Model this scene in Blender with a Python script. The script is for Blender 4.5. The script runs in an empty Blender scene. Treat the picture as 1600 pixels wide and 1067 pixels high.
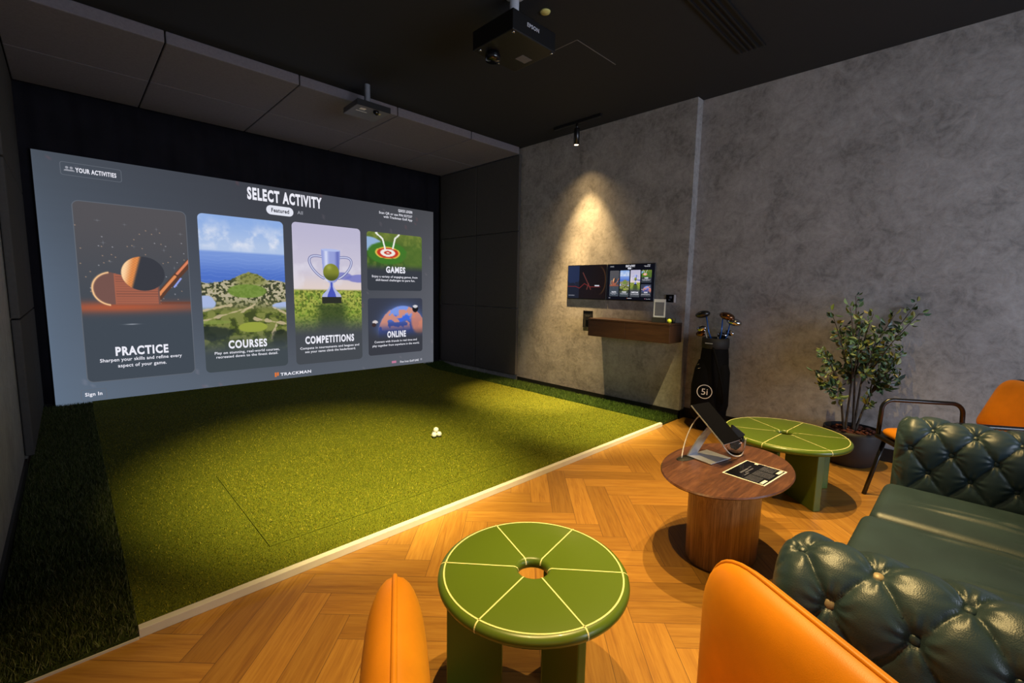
import bpy, bmesh, math, random
import numpy as np
from mathutils import Vector, Matrix
random.seed(5)
RNG = np.random.default_rng(7)
SC = bpy.context.scene
COL = SC.collection
PI = math.pi

# ------------------------------------------------------------------ camera, world, lights, exposure
YAW, PITCH, ROLL, FPX, EYE = 0.7747, -0.1150, 0.0192, 707.8, 1.25
_f = Vector((math.sin(YAW)*math.cos(PITCH), math.cos(YAW)*math.cos(PITCH), math.sin(PITCH)))
_r0 = Vector((math.cos(YAW), -math.sin(YAW), 0)); _u0 = _r0.cross(_f)
CR = math.cos(ROLL)*_r0 + math.sin(ROLL)*_u0
CU = -math.sin(ROLL)*_r0 + math.cos(ROLL)*_u0
cd = bpy.data.cameras.new('camera'); cam = bpy.data.objects.new('camera', cd); COL.objects.link(cam)
cd.sensor_width = 36.0; cd.lens = FPX/1600*36.0; cd.clip_start = 0.02; cd.clip_end = 60
M4 = Matrix.Identity(4)
for i in range(3):
    M4[i][0], M4[i][1], M4[i][2] = CR[i], CU[i], -_f[i]
M4[0][3], M4[1][3], M4[2][3] = 0, 0, EYE
cam.matrix_world = M4
SC.camera = cam

W = bpy.data.worlds.new('world'); SC.world = W; W.use_nodes = True
W.node_tree.nodes['Background'].inputs[0].default_value = (0.5, 0.62, 0.9, 1)
W.node_tree.nodes['Background'].inputs[1].default_value = 0.3

SC.view_settings.view_transform = 'Standard'; SC.view_settings.look = 'None'
SC.view_settings.gamma = 1.0; SC.view_settings.use_curve_mapping = False
SC.view_settings.exposure = 0.0
SC.cycles.use_denoising = True
SC.cycles.max_bounces = 8

WARM = (1.0, 0.70, 0.27)
def spot(name, loc, target, watts, size, blend, color=WARM, radius=0.008):
    l = bpy.data.lights.new(name, 'SPOT'); l.energy = watts; l.color = color
    l.spot_size = math.radians(size); l.spot_blend = blend; l.shadow_soft_size = radius
    o = bpy.data.objects.new(name, l); COL.objects.link(o); o.location = loc
    d = Vector(target)-Vector(loc); o.rotation_euler = d.to_track_quat('-Z', 'Y').to_euler(); return o
def area(name, loc, target, watts, sx, sy, color):
    l = bpy.data.lights.new(name, 'AREA'); l.energy = watts; l.color = color; l.shape = 'RECTANGLE'
    l.size = sx; l.size_y = sy
    o = bpy.data.objects.new(name, l); COL.objects.link(o); o.location = loc
    d = Vector(target)-Vector(loc); o.rotation_euler = d.to_track_quat('-Z', 'Z').to_euler(); return o
# row of recessed ceiling downlights above the lounge
for lx, ly, w in ((0.75, 0.76, 285), (1.64, 0.70, 285), (2.38, 0.80, 275), (3.27, 0.76, 270)):
    spot('downlight_lamp', (lx, ly, 2.99), (lx, ly+0.02, 0), w, 68, 0.9)
# two ceiling spots trained on the hitting area
spot('turf_lamp', (1.1, 1.15, 2.97), (1.35, 2.85, 0), 1500, 45, 0.95, (1.0, 0.82, 0.34))
spot('turf_lamp', (3.3, 1.15, 2.97), (3.50, 2.65, 0), 1350, 40, 1.0, (1.0, 0.82, 0.34))
# daylight through the window behind the camera
area('window_daylight', (2.2, -2.93, 1.15), (2.2, 3, 1.0), 132, 3.2, 1.4, (0.70, 0.80, 1.0))

# ------------------------------------------------------------------ materials
MATS = {}
def lin(c):
    c = np.asarray(c, float)/255.0
    return np.where(c <= 0.04045, c/12.92, ((c+0.055)/1.055)**2.4)
def L4(r, g, b):
    v = lin((r, g, b)); return (float(v[0]), float(v[1]), float(v[2]), 1.0)
def nodes(name):
    m = bpy.data.materials.new(name); m.use_nodes = True
    nt = m.node_tree; b = nt.nodes['Principled BSDF']; MATS[name] = m
    return m, nt, b
def N(nt, t, **kw):
    n = nt.nodes.new(t)
    for k, v in kw.items():
        if k in n.inputs: n.inputs[k].default_value = v
        else: setattr(n, k, v)
    return n
def coords(nt, scale=(1, 1, 1), out='Object'):
    tc = N(nt, 'ShaderNodeTexCoord'); mp = N(nt, 'ShaderNodeMapping')
    mp.inputs['Scale'].default_value = scale
    nt.links.new(tc.outputs[out], mp.inputs['Vector']); return mp.outputs['Vector']
def noise(nt, vec, scale, detail=4, rough=0.55, dist=0.0):
    n = N(nt, 'ShaderNodeTexNoise'); n.inputs['Scale'].default_value = scale
    n.inputs['Detail'].default_value = detail; n.inputs['Roughness'].default_value = rough
    n.inputs['Distortion'].default_value = dist
    nt.links.new(vec, n.inputs['Vector']); return n.outputs['Fac']
def ramp(nt, fac, stops):
    r = N(nt, 'ShaderNodeValToRGB'); els = r.color_ramp.elements
    while len(els) < len(stops): els.new(0.5)
    for e, (p, c) in zip(els, stops): e.position = p; e.color = c
    nt.links.new(fac, r.inputs['Fac']); return r.outputs['Color']
def bump(nt, b, fac, strength, dist=0.01):
    n = N(nt, 'ShaderNodeBump'); n.inputs['Strength'].default_value = strength
    n.inputs['Distance'].default_value = dist
    nt.links.new(fac, n.inputs['Height']); nt.links.new(n.outputs['Normal'], b.inputs['Normal'])
def plain(name, rgb, rough=0.5, metal=0.0, var=0.06, nscale=12, bmp=0.0, bscale=200, coat=0.0, spec=0.5):
    m, nt, b = nodes(name)
    v = coords(nt); c = np.array(L4(*rgb))
    lo = tuple(np.append(c[:3]*(1-var), 1)); hi = tuple(np.append(np.minimum(c[:3]*(1+var), 1), 1))
    nt.links.new(ramp(nt, noise(nt, v, nscale), [(0.3, lo), (0.7, hi)]), b.inputs['Base Color'])
    b.inputs['Roughness'].default_value = rough; b.inputs['Metallic'].default_value = metal
    b.inputs['Coat Weight'].default_value = coat; b.inputs['Specular IOR Level'].default_value = spec
    if bmp: bump(nt, b, noise(nt, v, bscale, 3), bmp, 0.002)
    return m
def emit(name, rgb, s=1.0):
    m, nt, b = nodes(name)
    b.inputs['Base Color'].default_value = (0, 0, 0, 1); b.inputs['Roughness'].default_value = 0.9
    b.inputs['Specular IOR Level'].default_value = 0.0
    b.inputs['Emission Color'].default_value = L4(*rgb); b.inputs['Emission Strength'].default_value = s
    return m
def picture(name, s=1.0, gloss=False):
    m, nt, b = nodes(name)
    a = N(nt, 'ShaderNodeAttribute'); a.attribute_name = 'Col'
    b.inputs['Base Color'].default_value = (0, 0, 0, 1)
    b.inputs['Roughness'].default_value = 0.15 if gloss else 0.95
    b.inputs['Specular IOR Level'].default_value = 0.3 if gloss else 0.0
    nt.links.new(a.outputs['Color'], b.inputs['Emission Color']); b.inputs['Emission Strength'].default_value = s
    return m
def concrete(name, c0, c1, c2):
    m, nt, b = nodes(name)
    v = coords(nt, (1, 1, 1))
    n1 = noise(nt, v, 2.6, 6, 0.6, 0.8); n2 = noise(nt, v, 10.0, 8, 0.7, 1.4); n3 = noise(nt, v, 30, 4, 0.7)
    mix = N(nt, 'ShaderNodeMix', data_type='FLOAT'); mix.inputs[0].default_value = 0.48
    nt.links.new(n1, mix.inputs[2]); nt.links.new(n2, mix.inputs[3])
    mix2 = N(nt, 'ShaderNodeMix', data_type='FLOAT'); mix2.inputs[0].default_value = 0.22
    nt.links.new(mix.outputs[0], mix2.inputs[2]); nt.links.new(n3, mix2.inputs[3])
    nt.links.new(ramp(nt, mix2.outputs[0], [(0.385, L4(*c0)), (0.5, L4(*c1)), (0.615, L4(*c2))]), b.inputs['Base Color'])
    b.inputs['Roughness'].default_value = 0.62; b.inputs['Specular IOR Level'].default_value = 0.3
    bump(nt, b, mix2.outputs[0], 0.35, 0.012)
    return m
def wood(name, cols, rough=0.4, axis_scale=(30, 3, 30), bmp=0.08, coat=0.0):
    m, nt, b = nodes(name)
    v = coords(nt, axis_scale)
    n1 = noise(nt, v, 1.0, 8, 0.65, 0.8); n2 = noise(nt, v, 5.0, 4, 0.6, 0.2)
    mix = N(nt, 'ShaderNodeMix', data_type='FLOAT'); mix.inputs[0].default_value = 0.35
    nt.links.new(n1, mix.inputs[2]); nt.links.new(n2, mix.inputs[3])
    nt.links.new(ramp(nt, mix.outputs[0], [(0.3, L4(*cols[0])), (0.5, L4(*cols[1])), (0.7, L4(*cols[2]))]), b.inputs['Base Color'])
    b.inputs['Roughness'].default_value = rough; b.inputs['Coat Weight'].default_value = coat
    bump(nt, b, mix.outputs[0], bmp, 0.003)
    return m
def leather(name, rgb, rough, bscale=420, bs=0.12):
    m, nt, b = nodes(name)
    v = coords(nt)
    c = np.array(L4(*rgb))
    nt.links.new(ramp(nt, noise(nt, v, 5, 5), [(0.3, tuple(np.append(c[:3]*0.8, 1))), (0.7, tuple(np.append(c[:3]*1.2, 1)))]), b.inputs['Base Color'])
    b.inputs['Roughness'].default_value = rough
    vo = N(nt, 'ShaderNodeTexVoronoi'); vo.inputs['Scale'].default_value = bscale; nt.links.new(v, vo.inputs['Vector'])
    mix = N(nt, 'ShaderNodeMath', operation='ADD'); nt.links.new(vo.outputs['Distance'], mix.inputs[0])
    nt.links.new(noise(nt, v, 60, 4), mix.inputs[1])
    bump(nt, b, mix.outputs[0], bs, 0.002)
    return m

concrete('concrete', (118, 115, 112), (150, 146, 142), (168, 164, 161))
concrete('concrete_left', (124, 121, 117), (140, 137, 133), (153, 150, 146))
plain('ceiling_black', (21, 20, 21), 0.85, var=0.05)
plain('acoustic_grey', (118, 112, 116), 0.95, var=0.08, nscale=60, bmp=0.25, bscale=500, spec=0.1)
plain('acoustic_dark', (78, 75, 72), 0.95, var=0.08, nscale=60, bmp=0.25, bscale=500, spec=0.1)
plain('curtain_black', (30, 29, 35), 0.9, var=0.2, nscale=4, spec=0.1)
plain('black_paint', (20, 19, 19), 0.45)
plain('black_matte', (18, 18, 19), 0.7)
plain('black_metal', (17, 16, 17), 0.3, metal=0.0, spec=0.6)
plain('white_trim', (205, 198, 190), 0.55, var=0.04)
plain('white_plastic', (190, 190, 195), 0.4)
plain('silver', (205, 207, 212), 0.38, metal=0.6, var=0.03)
plain('chrome', (190, 190, 195), 0.12, metal=1.0, var=0.03)
plain('copper_head', (112, 78, 54), 0.2, metal=0.9)
plain('green_lacquer', (86, 108, 26), 0.33, var=0.03, nscale=3, coat=0.15)
plain('line_cream', (232, 228, 160), 0.5, var=0.02)
plain('pot_black', (26, 23, 24), 0.6, var=0.1, bmp=0.1)
plain('bark', (88, 44, 30), 0.9, var=0.5, nscale=60)
plain('stem', (60, 48, 34), 0.8, var=0.3, nscale=60)
plain('cable_white', (225, 215, 200), 0.45)
plain('paper_white', (230, 222, 212), 0.6)
plain('sign_grey', (86, 88, 104), 0.4, var=0.1, nscale=20)
plain('ball_white', (236, 232, 224), 0.35, var=0.01, bmp=0.2, bscale=380)
plain('ball_yellow', (200, 210, 50), 0.4)
plain('blue_shaft', (30, 90, 170), 0.25, metal=0.3)
plain('bag_black', (6, 6, 7), 0.8, var=0.15, nscale=30, bmp=0.1, bscale=300, spec=0.12)
plain('brass_button', (165, 148, 120), 0.5, metal=0.2)
plain('screen_black', (12, 12, 16), 0.12)
plain('tablet_black', (5, 5, 8), 0.7, spec=0.05)
plain('card_grey', (172, 175, 190), 0.5, var=0.02)
plain('yellow_label', (215, 205, 120), 0.5)
plain('grey_plastic', (96, 94, 98), 0.5)
leather('green_leather', (42, 59, 66), 0.38, 420, 0.13)
leather('orange_leather', (222, 136, 6), 0.45, 600, 0.06)
wood('walnut', ((48, 28, 20), (82, 50, 34), (116, 76, 52)), 0.35, (3.0, 26, 26), coat=0.1)
wood('walnut_drum', ((78, 54, 30), (146, 108, 62), (190, 150, 96)), 0.4, (55, 55, 2.2))
wood('walnut_shelf', ((40, 24, 16), (54, 33, 22), (66, 42, 28)), 0.4, (34, 3, 34))
def glassy(name, rgb, rough=0.02):
    m, nt, b = nodes(name)
    b.inputs['Base Color'].default_value = L4(*rgb); b.inputs['Transmission Weight'].default_value = 1.0
    b.inputs['Roughness'].default_value = rough; b.inputs['IOR'].default_value = 1.45
glassy('clear_glass', (250, 250, 250)); glassy('smoky_glass', (120, 105, 110)); glassy('window_glass', (245, 248, 255))
MATS['window_glass'].node_tree.nodes['Principled BSDF'].inputs['IOR'].default_value = 1.02

def floor_material():
    m, nt, b = nodes('herringbone_oak')
    at = N(nt, 'ShaderNodeAttribute'); at.attribute_name = 'plank'
    uv = N(nt, 'ShaderNodeUVMap'); uv.uv_map = 'UVMap'
    sep = N(nt, 'ShaderNodeSeparateXYZ'); nt.links.new(uv.outputs['UV'], sep.inputs[0])
    sc = N(nt, 'ShaderNodeSeparateColor'); nt.links.new(at.outputs['Color'], sc.inputs[0])
    off = N(nt, 'ShaderNodeMath', operation='MULTIPLY'); nt.links.new(sc.outputs[1], off.inputs[0]); off.inputs[1].default_value = 37.0
    cmb = N(nt, 'ShaderNodeCombineXYZ')
    mu = N(nt, 'ShaderNodeMath', operation='MULTIPLY'); nt.links.new(sep.outputs[0], mu.inputs[0]); mu.inputs[1].default_value = 2.2
    mv = N(nt, 'ShaderNodeMath', operation='MULTIPLY'); nt.links.new(sep.outputs[1], mv.inputs[0]); mv.inputs[1].default_value = 34.0
    nt.links.new(mu.outputs[0], cmb.inputs[0]); nt.links.new(mv.outputs[0], cmb.inputs[1]); nt.links.new(off.outputs[0], cmb.inputs[2])
    g1 = noise(nt, cmb.outputs[0], 1.0, 7, 0.62, 1.0); g2 = noise(nt, cmb.outputs[0], 4.0, 4, 0.6, 0.2)
    mx = N(nt, 'ShaderNodeMix', data_type='FLOAT'); mx.inputs[0].default_value = 0.4
    nt.links.new(g1, mx.inputs[2]); nt.links.new(g2, mx.inputs[3])
    grain = ramp(nt, mx.outputs[0], [(0.28, L4(132, 84, 32)), (0.5, L4(166, 117, 46)), (0.72, L4(184, 137, 62))])
    tone = ramp(nt, sc.outputs[0], [(0.0, (0.74, 0.72, 0.68, 1)), (1.0, (1.1, 1.1, 1.1, 1))])
    mul = N(nt, 'ShaderNodeMix', data_type='RGBA', blend_type='MULTIPLY'); mul.inputs[0].default_value = 1.0
    nt.links.new(grain, mul.inputs[6]); nt.links.new(tone, mul.inputs[7])
    # dark joints: distance to the plank's edge, kept in the blue channel free of UV scale
    def edge(out, length):
        s = N(nt, 'ShaderNodeMath', operation='SUBTRACT'); s.inputs[0].default_value = length; nt.links.new(out, s.inputs[1])
        mn = N(nt, 'ShaderNodeMath', operation='MINIMUM'); nt.links.new(out, mn.inputs[0]); nt.links.new(s.outputs[0], mn.inputs[1]); return mn.outputs[0]
    e = N(nt, 'ShaderNodeMath', operation='MINIMUM')
    nt.links.new(edge(sep.outputs[0], 0.6), e.inputs[0]); nt.links.new(edge(sep.outputs[1], 0.12), e.inputs[1])
    st = N(nt, 'ShaderNodeMapRange'); st.inputs[1].default_value = 0.0004; st.inputs[2].default_value = 0.0016
    nt.links.new(e.outputs[0], st.inputs[0])
    jm = N(nt, 'ShaderNodeMix', data_type='RGBA'); nt.links.new(st.outputs[0], jm.inputs[0])
    jm.inputs[6].default_value = L4(92, 58, 32); nt.links.new(mul.outputs[2], jm.inputs[7])
    nt.links.new(jm.outputs[2], b.inputs['Base Color'])
    b.inputs['Roughness'].default_value = 0.42
    bump(nt, b, mx.outputs[0], 0.06, 0.002)
floor_material()
def turf_material(name, c0, c1, c2):
    m, nt, b = nodes(name)
    v = coords(nt)
    n1 = noise(nt, v, 170, 3, 0.7)
    nt.links.new(ramp(nt, n1, [(0.32, L4(*c0)), (0.5, L4(*c1)), (0.68, L4(*c2))]), b.inputs['Base Color'])
    b.inputs['Roughness'].default_value = 0.8; b.inputs['Specular IOR Level'].default_value = 0.2
    bump(nt, b, n1, 0.8, 0.006)
turf_material('turf', (48, 54, 6), (88, 95, 12), (120, 123, 22))
turf_material('turf_rough', (24, 32, 10), (44, 54, 18), (66, 78, 28))
def leaf_material():
    m, nt, b = nodes('leaf')
    at = N(nt, 'ShaderNodeAttribute'); at.attribute_name = 'Col'
    nt.links.new(at.outputs['Color'], b.inputs['Base Color']); b.inputs['Roughness'].default_value = 0.4
leaf_material()
def blade_material(name):
    m, nt, b = nodes(name)
    at = N(nt, 'ShaderNodeAttribute'); at.attribute_name = 'Col'
    nt.links.new(at.outputs['Color'], b.inputs['Base Color']); b.inputs['Roughness'].default_value = 0.6
    b.inputs['Specular IOR Level'].default_value = 0.25
blade_material('blade')

# ------------------------------------------------------------------ mesh helpers
class MB:
    def __init__(s): s.v = []; s.f = []; s.m = []; s.sm = []
    def add(s, v, f, mat=0, smooth=True):
        o = len(s.v); s.v += [tuple(p) for p in v]
        for q in f: s.f.append(tuple(i+o for i in q)); s.m.append(mat); s.sm.append(smooth)
        return s
    def box(s, x0, x1, y0, y1, z0, z1, mat=0):
        v = [(x, y, z) for z in (z0, z1) for y in (y0, y1) for x in (x0, x1)]
        return s.add(v, [(0, 2, 3, 1), (4, 5, 7, 6), (0, 1, 5, 4), (2, 6, 7, 3), (0, 4, 6, 2), (1, 3, 7, 5)], mat, False)
    def hexa(s, bot, top, mat=0):
        n = len(bot); v = list(bot)+list(top)
        f = [tuple(range(n-1, -1, -1)), tuple(range(n, 2*n))]+[(i, (i+1) % n, n+(i+1) % n, n+i) for i in range(n)]
        return s.add(v, f, mat, False)
    def lathe(s, prof, c=(0, 0, 0), n=48, mat=0, smooth=True, close=False, sx=1, sy=1):
        v = []; f = []; k = len(prof)
        for i in range(n):
            a = 2*PI*i/n
            for r, z in prof: v.append((c[0]+r*math.cos(a)*sx, c[1]+r*math.sin(a)*sy, c[2]+z))
        for i in range(n):
            j = (i+1) % n
            for q in range(k-1 if not close else k):
                q2 = (q+1) % k
                f.append((i*k+q, j*k+q, j*k+q2, i*k+q2))
        if not close:
            if prof[0][0] > 1e-6: f.append(tuple(i*k for i in range(n-1, -1, -1)))
            if prof[-1][0] > 1e-6: f.append(tuple(i*k+k-1 for i in range(n)))
        return s.add(v, f, mat, smooth)
    def tube(s, pts, r, n=10, mat=0, closed=False, caps=True):
        pts = [Vector(p) for p in pts]; k = len(pts); v = []; f = []
        rr = r if isinstance(r, (list, tuple)) else [r]*k
        up = None
        for i, p in enumerate(pts):
            a = pts[i-1] if (i > 0 or closed) else p; b = pts[(i+1) % k] if (i < k-1 or closed) else p
            t = (b-a).normalized()
            if up is None:
                up = Vector((0, 0, 1)) if abs(t.z) < 0.9 else Vector((1, 0, 0))
            x = (up - t*up.dot(t)); x = x.normalized() if x.length > 1e-6 else t.orthogonal().normalized()
            y = t.cross(x); up = x
            for j in range(n):
                q = 2*PI*j/n; v.append(p+(x*math.cos(q)+y*math.sin(q))*rr[i])
        for i in range(k if closed else k-1):
            i2 = (i+1) % k
            for j in range(n): f.append((i*n+j, i*n+(j+1) % n, i2*n+(j+1) % n, i2*n+j))
        if not closed and caps: f.append(tuple(range(n-1, -1, -1))); f.append(tuple((k-1)*n+j for j in range(n)))
        return s.add(v, f, mat, True)
    def ball(s, c, r, n=20, mat=0, scale=(1, 1, 1), rot=None):
        v = []; f = []; m = n//2
        for i in range(m+1):
            th = PI*i/m
            for j in range(n):
                ph = 2*PI*j/n
                p = Vector((r*math.sin(th)*math.cos(ph)*scale[0], r*math.sin(th)*math.sin(ph)*scale[1], r*math.cos(th)*scale[2]))
                if rot: p = rot @ p
                v.append(p+Vector(c))
        for i in range(m):
            for j in range(n): f.append((i*n+j, (i+1)*n+j, (i+1)*n+(j+1) % n, i*n+(j+1) % n))
        return s.add(v, f, mat, True)
    def grid(s, P, mat=0, smooth=True, wrap_u=False):
        nu, nv = len(P), len(P[0]); v = [p for row in P for p in row]; f = []
        for i in range(nu if wrap_u else nu-1):
            i2 = (i+1) % nu
            for j in range(nv-1): f.append((i*nv+j, i2*nv+j, i2*nv+j+1, i*nv+j+1))
        return s.add(v, f, mat, smooth)
    def build(s, name, mats, parent=None, bevel=0.0, weld=False):
        me = bpy.data.meshes.new(name); me.from_pydata(s.v, [], s.f)
        for m in (mats if isinstance(mats, (list, tuple)) else [mats]): me.materials.append(MATS[m])
        me.polygons.foreach_set('material_index', s.m); me.polygons.foreach_set('use_smooth', s.sm)
        if weld:
            bm = bmesh.new(); bm.from_mesh(me); bmesh.ops.remove_doubles(bm, verts=bm.verts, dist=1e-5)
            bmesh.ops.recalc_face_normals(bm, faces=bm.faces); bm.to_mesh(me); bm.free()
        me.update()
        o = bpy.data.objects.new(name, me); COL.objects.link(o)
        if parent is not None: o.parent = parent
        if bevel:
            b = o.modifiers.new('bevel', 'BEVEL'); b.width = bevel; b.segments = 3; b.limit_method = 'ANGLE'
        return o
def tag(o, label=None, cat=None, group=None, kind=None):
    if label: o['label'] = label
    if cat: o['category'] = cat
    if group: o['group'] = group
    if kind: o['kind'] = kind
    return o
def thing(name, label, cat, loc=(0, 0, 0), rz=0.0, group=None):
    o = bpy.data.objects.new(name, None); COL.objects.link(o); o.empty_display_size = 0.1
    o.location = loc; o.rotation_euler = (0, 0, rz); return tag(o, label, cat, group)
def structure(name, mb, mats, bevel=0.0):
    return tag(mb.build(name, mats, None, bevel), kind='structure')
def copy_tree(o, parent=None):
    c = o.copy(); COL.objects.link(c)
    if parent is not None: c.parent = parent
    for ch in list(o.children): copy_tree(ch, c)
    return c
CAPH = [0.0]
def text_data(s, size, cx, cy, xs=1.0, align='CENTER', weight=0.0):
    cu = bpy.data.curves.new('lettering', 'FONT'); cu.body = s; cu.size = 1.0
    cu.align_x = 'LEFT'; cu.offset = weight; cu.space_character = 1.0+weight*4; cu.resolution_u = 3
    o = bpy.data.objects.new('lettering', cu); COL.objects.link(o)
    dg = bpy.context.evaluated_depsgraph_get(); me = bpy.data.meshes.new_from_object(o.evaluated_get(dg))
    v = np.array([p.co[:2] for p in me.vertices]) if len(me.vertices) else np.zeros((0, 2))
    f = [tuple(p.vertices) for p in me.polygons]
    bpy.data.objects.remove(o); bpy.data.curves.remove(cu); bpy.data.meshes.remove(me)
    if len(v) == 0: return v, f
    # size = cap height in metres
    capw = v[:, 0].min(); v[:, 0] -= capw
    if not CAPH[0]:
        CAPH[0] = 0.7
        h, _f2 = text_data('H', 1.0, 0, 0); CAPH[0] = 0.7*(h[:, 1].max()-h[:, 1].min())
    v = v*(size/CAPH[0]); v[:, 0] *= xs; v[:, 1] *= 1/(1+weight*1.4)
    w = v[:, 0].max()
    v[:, 0] += {'CENTER': cx-w/2, 'LEFT': cx, 'RIGHT': cx-w}[align]; v[:, 1] += cy
    return v, f
def text_fit(s, a0, a1, b0, cap, weight=0.0):
    v, f = text_data(s, cap, 0, 0, 1.0, 'LEFT', weight); w = v[:, 0].max()
    v[:, 0] = a0+v[:, 0]*(a1-a0)/w; v[:, 1] += b0
    return v, f

# ------------------------------------------------------------------ the room
XL, XP, XR, YF, YB, YPN, ZC = -0.273, 4.271, 4.382, 6.06, -3.0, 4.24, 3.04
YT, XT0, XT1, YS = 1.9515, 0.10, 3.905, 5.99
def herringbone():
    w, n = 0.12, 5; u0, v0 = 2.556, -0.2225
    c = math.sqrt(0.5); V = []; F = []; UV = []; RC = []
    def clip(poly, ax, val, keep_less):
        out = []
        for i in range(len(poly)):
            a, b = poly[i], poly[(i+1) % len(poly)]
            ia = (a[ax] <= val) == keep_less; ib = (b[ax] <= val) == keep_less
            if ia: out.append(a)
            if ia != ib:
                t = (val-a[ax])/(b[ax]-a[ax]); out.append((a[0]+t*(b[0]-a[0]), a[1]+t*(b[1]-a[1])))
        return out
    def plank(ul, vl, du, dv):
        cs = [(ul, vl), (ul+du, vl), (ul+du, vl+dv), (ul, vl+dv)]
        P = [((u-v)*c, (u+v)*c) for u, v in cs]
        for ax, val, less in ((0, XL-0.02, False), (0, XR+0.02, True), (1, YB-0.02, False), (1, 2.05, True)):
            if P: P = clip(P, ax, val, less)
        if len(P) < 3: return
        rc = (random.random(), random.random(), 0, 1); o = len(V); F.append(tuple(range(o, o+len(P))))
        for x, y in P:
            u, v = (x+y)*c, (y-x)*c
            V.append((x, y, 0.0)); UV.append((u-ul, v-vl) if du > dv else (v-vl, u-ul)); RC.append(rc)
    R = 70
    for r in range(-R, R):
        for m in range(-12, 12):
            uc = r+2*n*m
            plank(u0+uc*w, v0+r*w, n*w, w)
            vb = r-2*n+1+2*n*m
            plank(u0+r*w, v0+vb*w, w, n*w)
    o = len(V); V.extend([(XL, 2.05, 0), (XR, 2.05, 0), (XR, YF, 0), (XL, YF, 0)]); F.append((o, o+1, o+2, o+3))
    UV.extend([(0.3, 0.06)]*4); RC.extend([(0.5, 0.5, 0, 1)]*4)
    me = bpy.data.meshes.new('floor'); me.from_pydata(V, [], F); me.materials.append(MATS['herringbone_oak'])
    ul = me.uv_layers.new(name='UVMap'); ca = me.color_attributes.new('plank', 'FLOAT_COLOR', 'POINT')
    li = np.empty(len(me.loops), np.int32); me.loops.foreach_get('vertex_index', li)
    ul.data.foreach_set('uv', np.array(UV, np.float32)[li].ravel())
    ca.data.foreach_set('color', np.array(RC, np.float32).ravel())
    o = bpy.data.objects.new('floor', me); COL.objects.link(o); tag(o, kind='structure')
herringbone()
structure('ceiling', MB().box(XL-0.1, XR+0.1, YB-0.1, YF+0.1, ZC, ZC+0.1), 'ceiling_black')
structure('wall_left', MB().box(XL-0.1, XL, YB-0.1, YF+0.1, 0, ZC), 'concrete_left')
structure('wall_right', MB().box(XR, XR+0.1, YB-0.1, YF+0.1, 0, ZC), 'concrete')
structure('wall_right_pier', MB().box(XP, XR, 1.975, YF, 0, ZC), 'concrete')
structure('wall_front', MB().box(XL, XR, YF, YF+0.1, 0, ZC), 'ceiling_black')
wb = MB(); wx0, wx1, wz0, wz1 = 0.5, 3.9, 0.4, 1.95
wb.box(XL, wx0, YB-0.1, YB, 0, ZC); wb.box(wx1, XR, YB-0.1, YB, 0, ZC)
wb.box(wx0, wx1, YB-0.1, YB, 0, wz0); wb.box(wx0, wx1, YB-0.1, YB, wz1, ZC)
structure('wall_back', wb, 'concrete')
wf = MB(); t = 0.05
for a, b in ((wx0, wx0+t), (wx1-t, wx1), ((wx0+wx1)/2-t/2, (wx0+wx1)/2+t/2)): wf.box(a, b, YB-0.08, YB-0.02, wz0, wz1)
wf.box(wx0, wx1, YB-0.08, YB-0.02, wz0, wz0+t); wf.box(wx0, wx1, YB-0.08, YB-0.02, wz1-t, wz1)
wf.box(wx0, wx1, YB-0.055, YB-0.05, wz0, wz1, 1)
structure('window_1', wf, ['black_paint', 'window_glass'])
# baseboards
structure('baseboard_right', MB().box(XR-0.012, XR, YB, 1.975, 0, 0.10), 'black_paint')
structure('baseboard_pier', MB().box(XP-0.012, XP, 1.963, YPN, 0, 0.085).box(XP-0.012, XR-0.012, 1.963, 1.975, 0, 0.085), 'black_paint')
structure('baseboard_left', MB().box(XL, XL+0.012, YB, YPN, 0, 0.09), 'black_paint')
# white edging of the turf platform
structure('trim_1', MB().hexa([(XT0, YT, 0), (XT1, YT, 0), (XT1, YT+0.03, 0), (XT0, YT+0.03, 0)],
                              [(XT0, YT+0.004, 0.032), (XT1, YT+0.004, 0.032), (XT1, YT+0.03, 0.036), (XT0, YT+0.03, 0.036)]), 'white_trim', 0.002)
structure('trim_2', MB().box(XL+0.012, XT0, YT-0.004, YT+0.002, 0, 0.008), 'white_trim')
# hairline outline of the access hatch in the ceiling
structure('trim_3', MB().box(2.74, 2.746, 2.19, 2.75, ZC-0.002, ZC).box(2.74, 3.24, 2.19, 2.196, ZC-0.002, ZC), 'grey_plastic')

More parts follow.
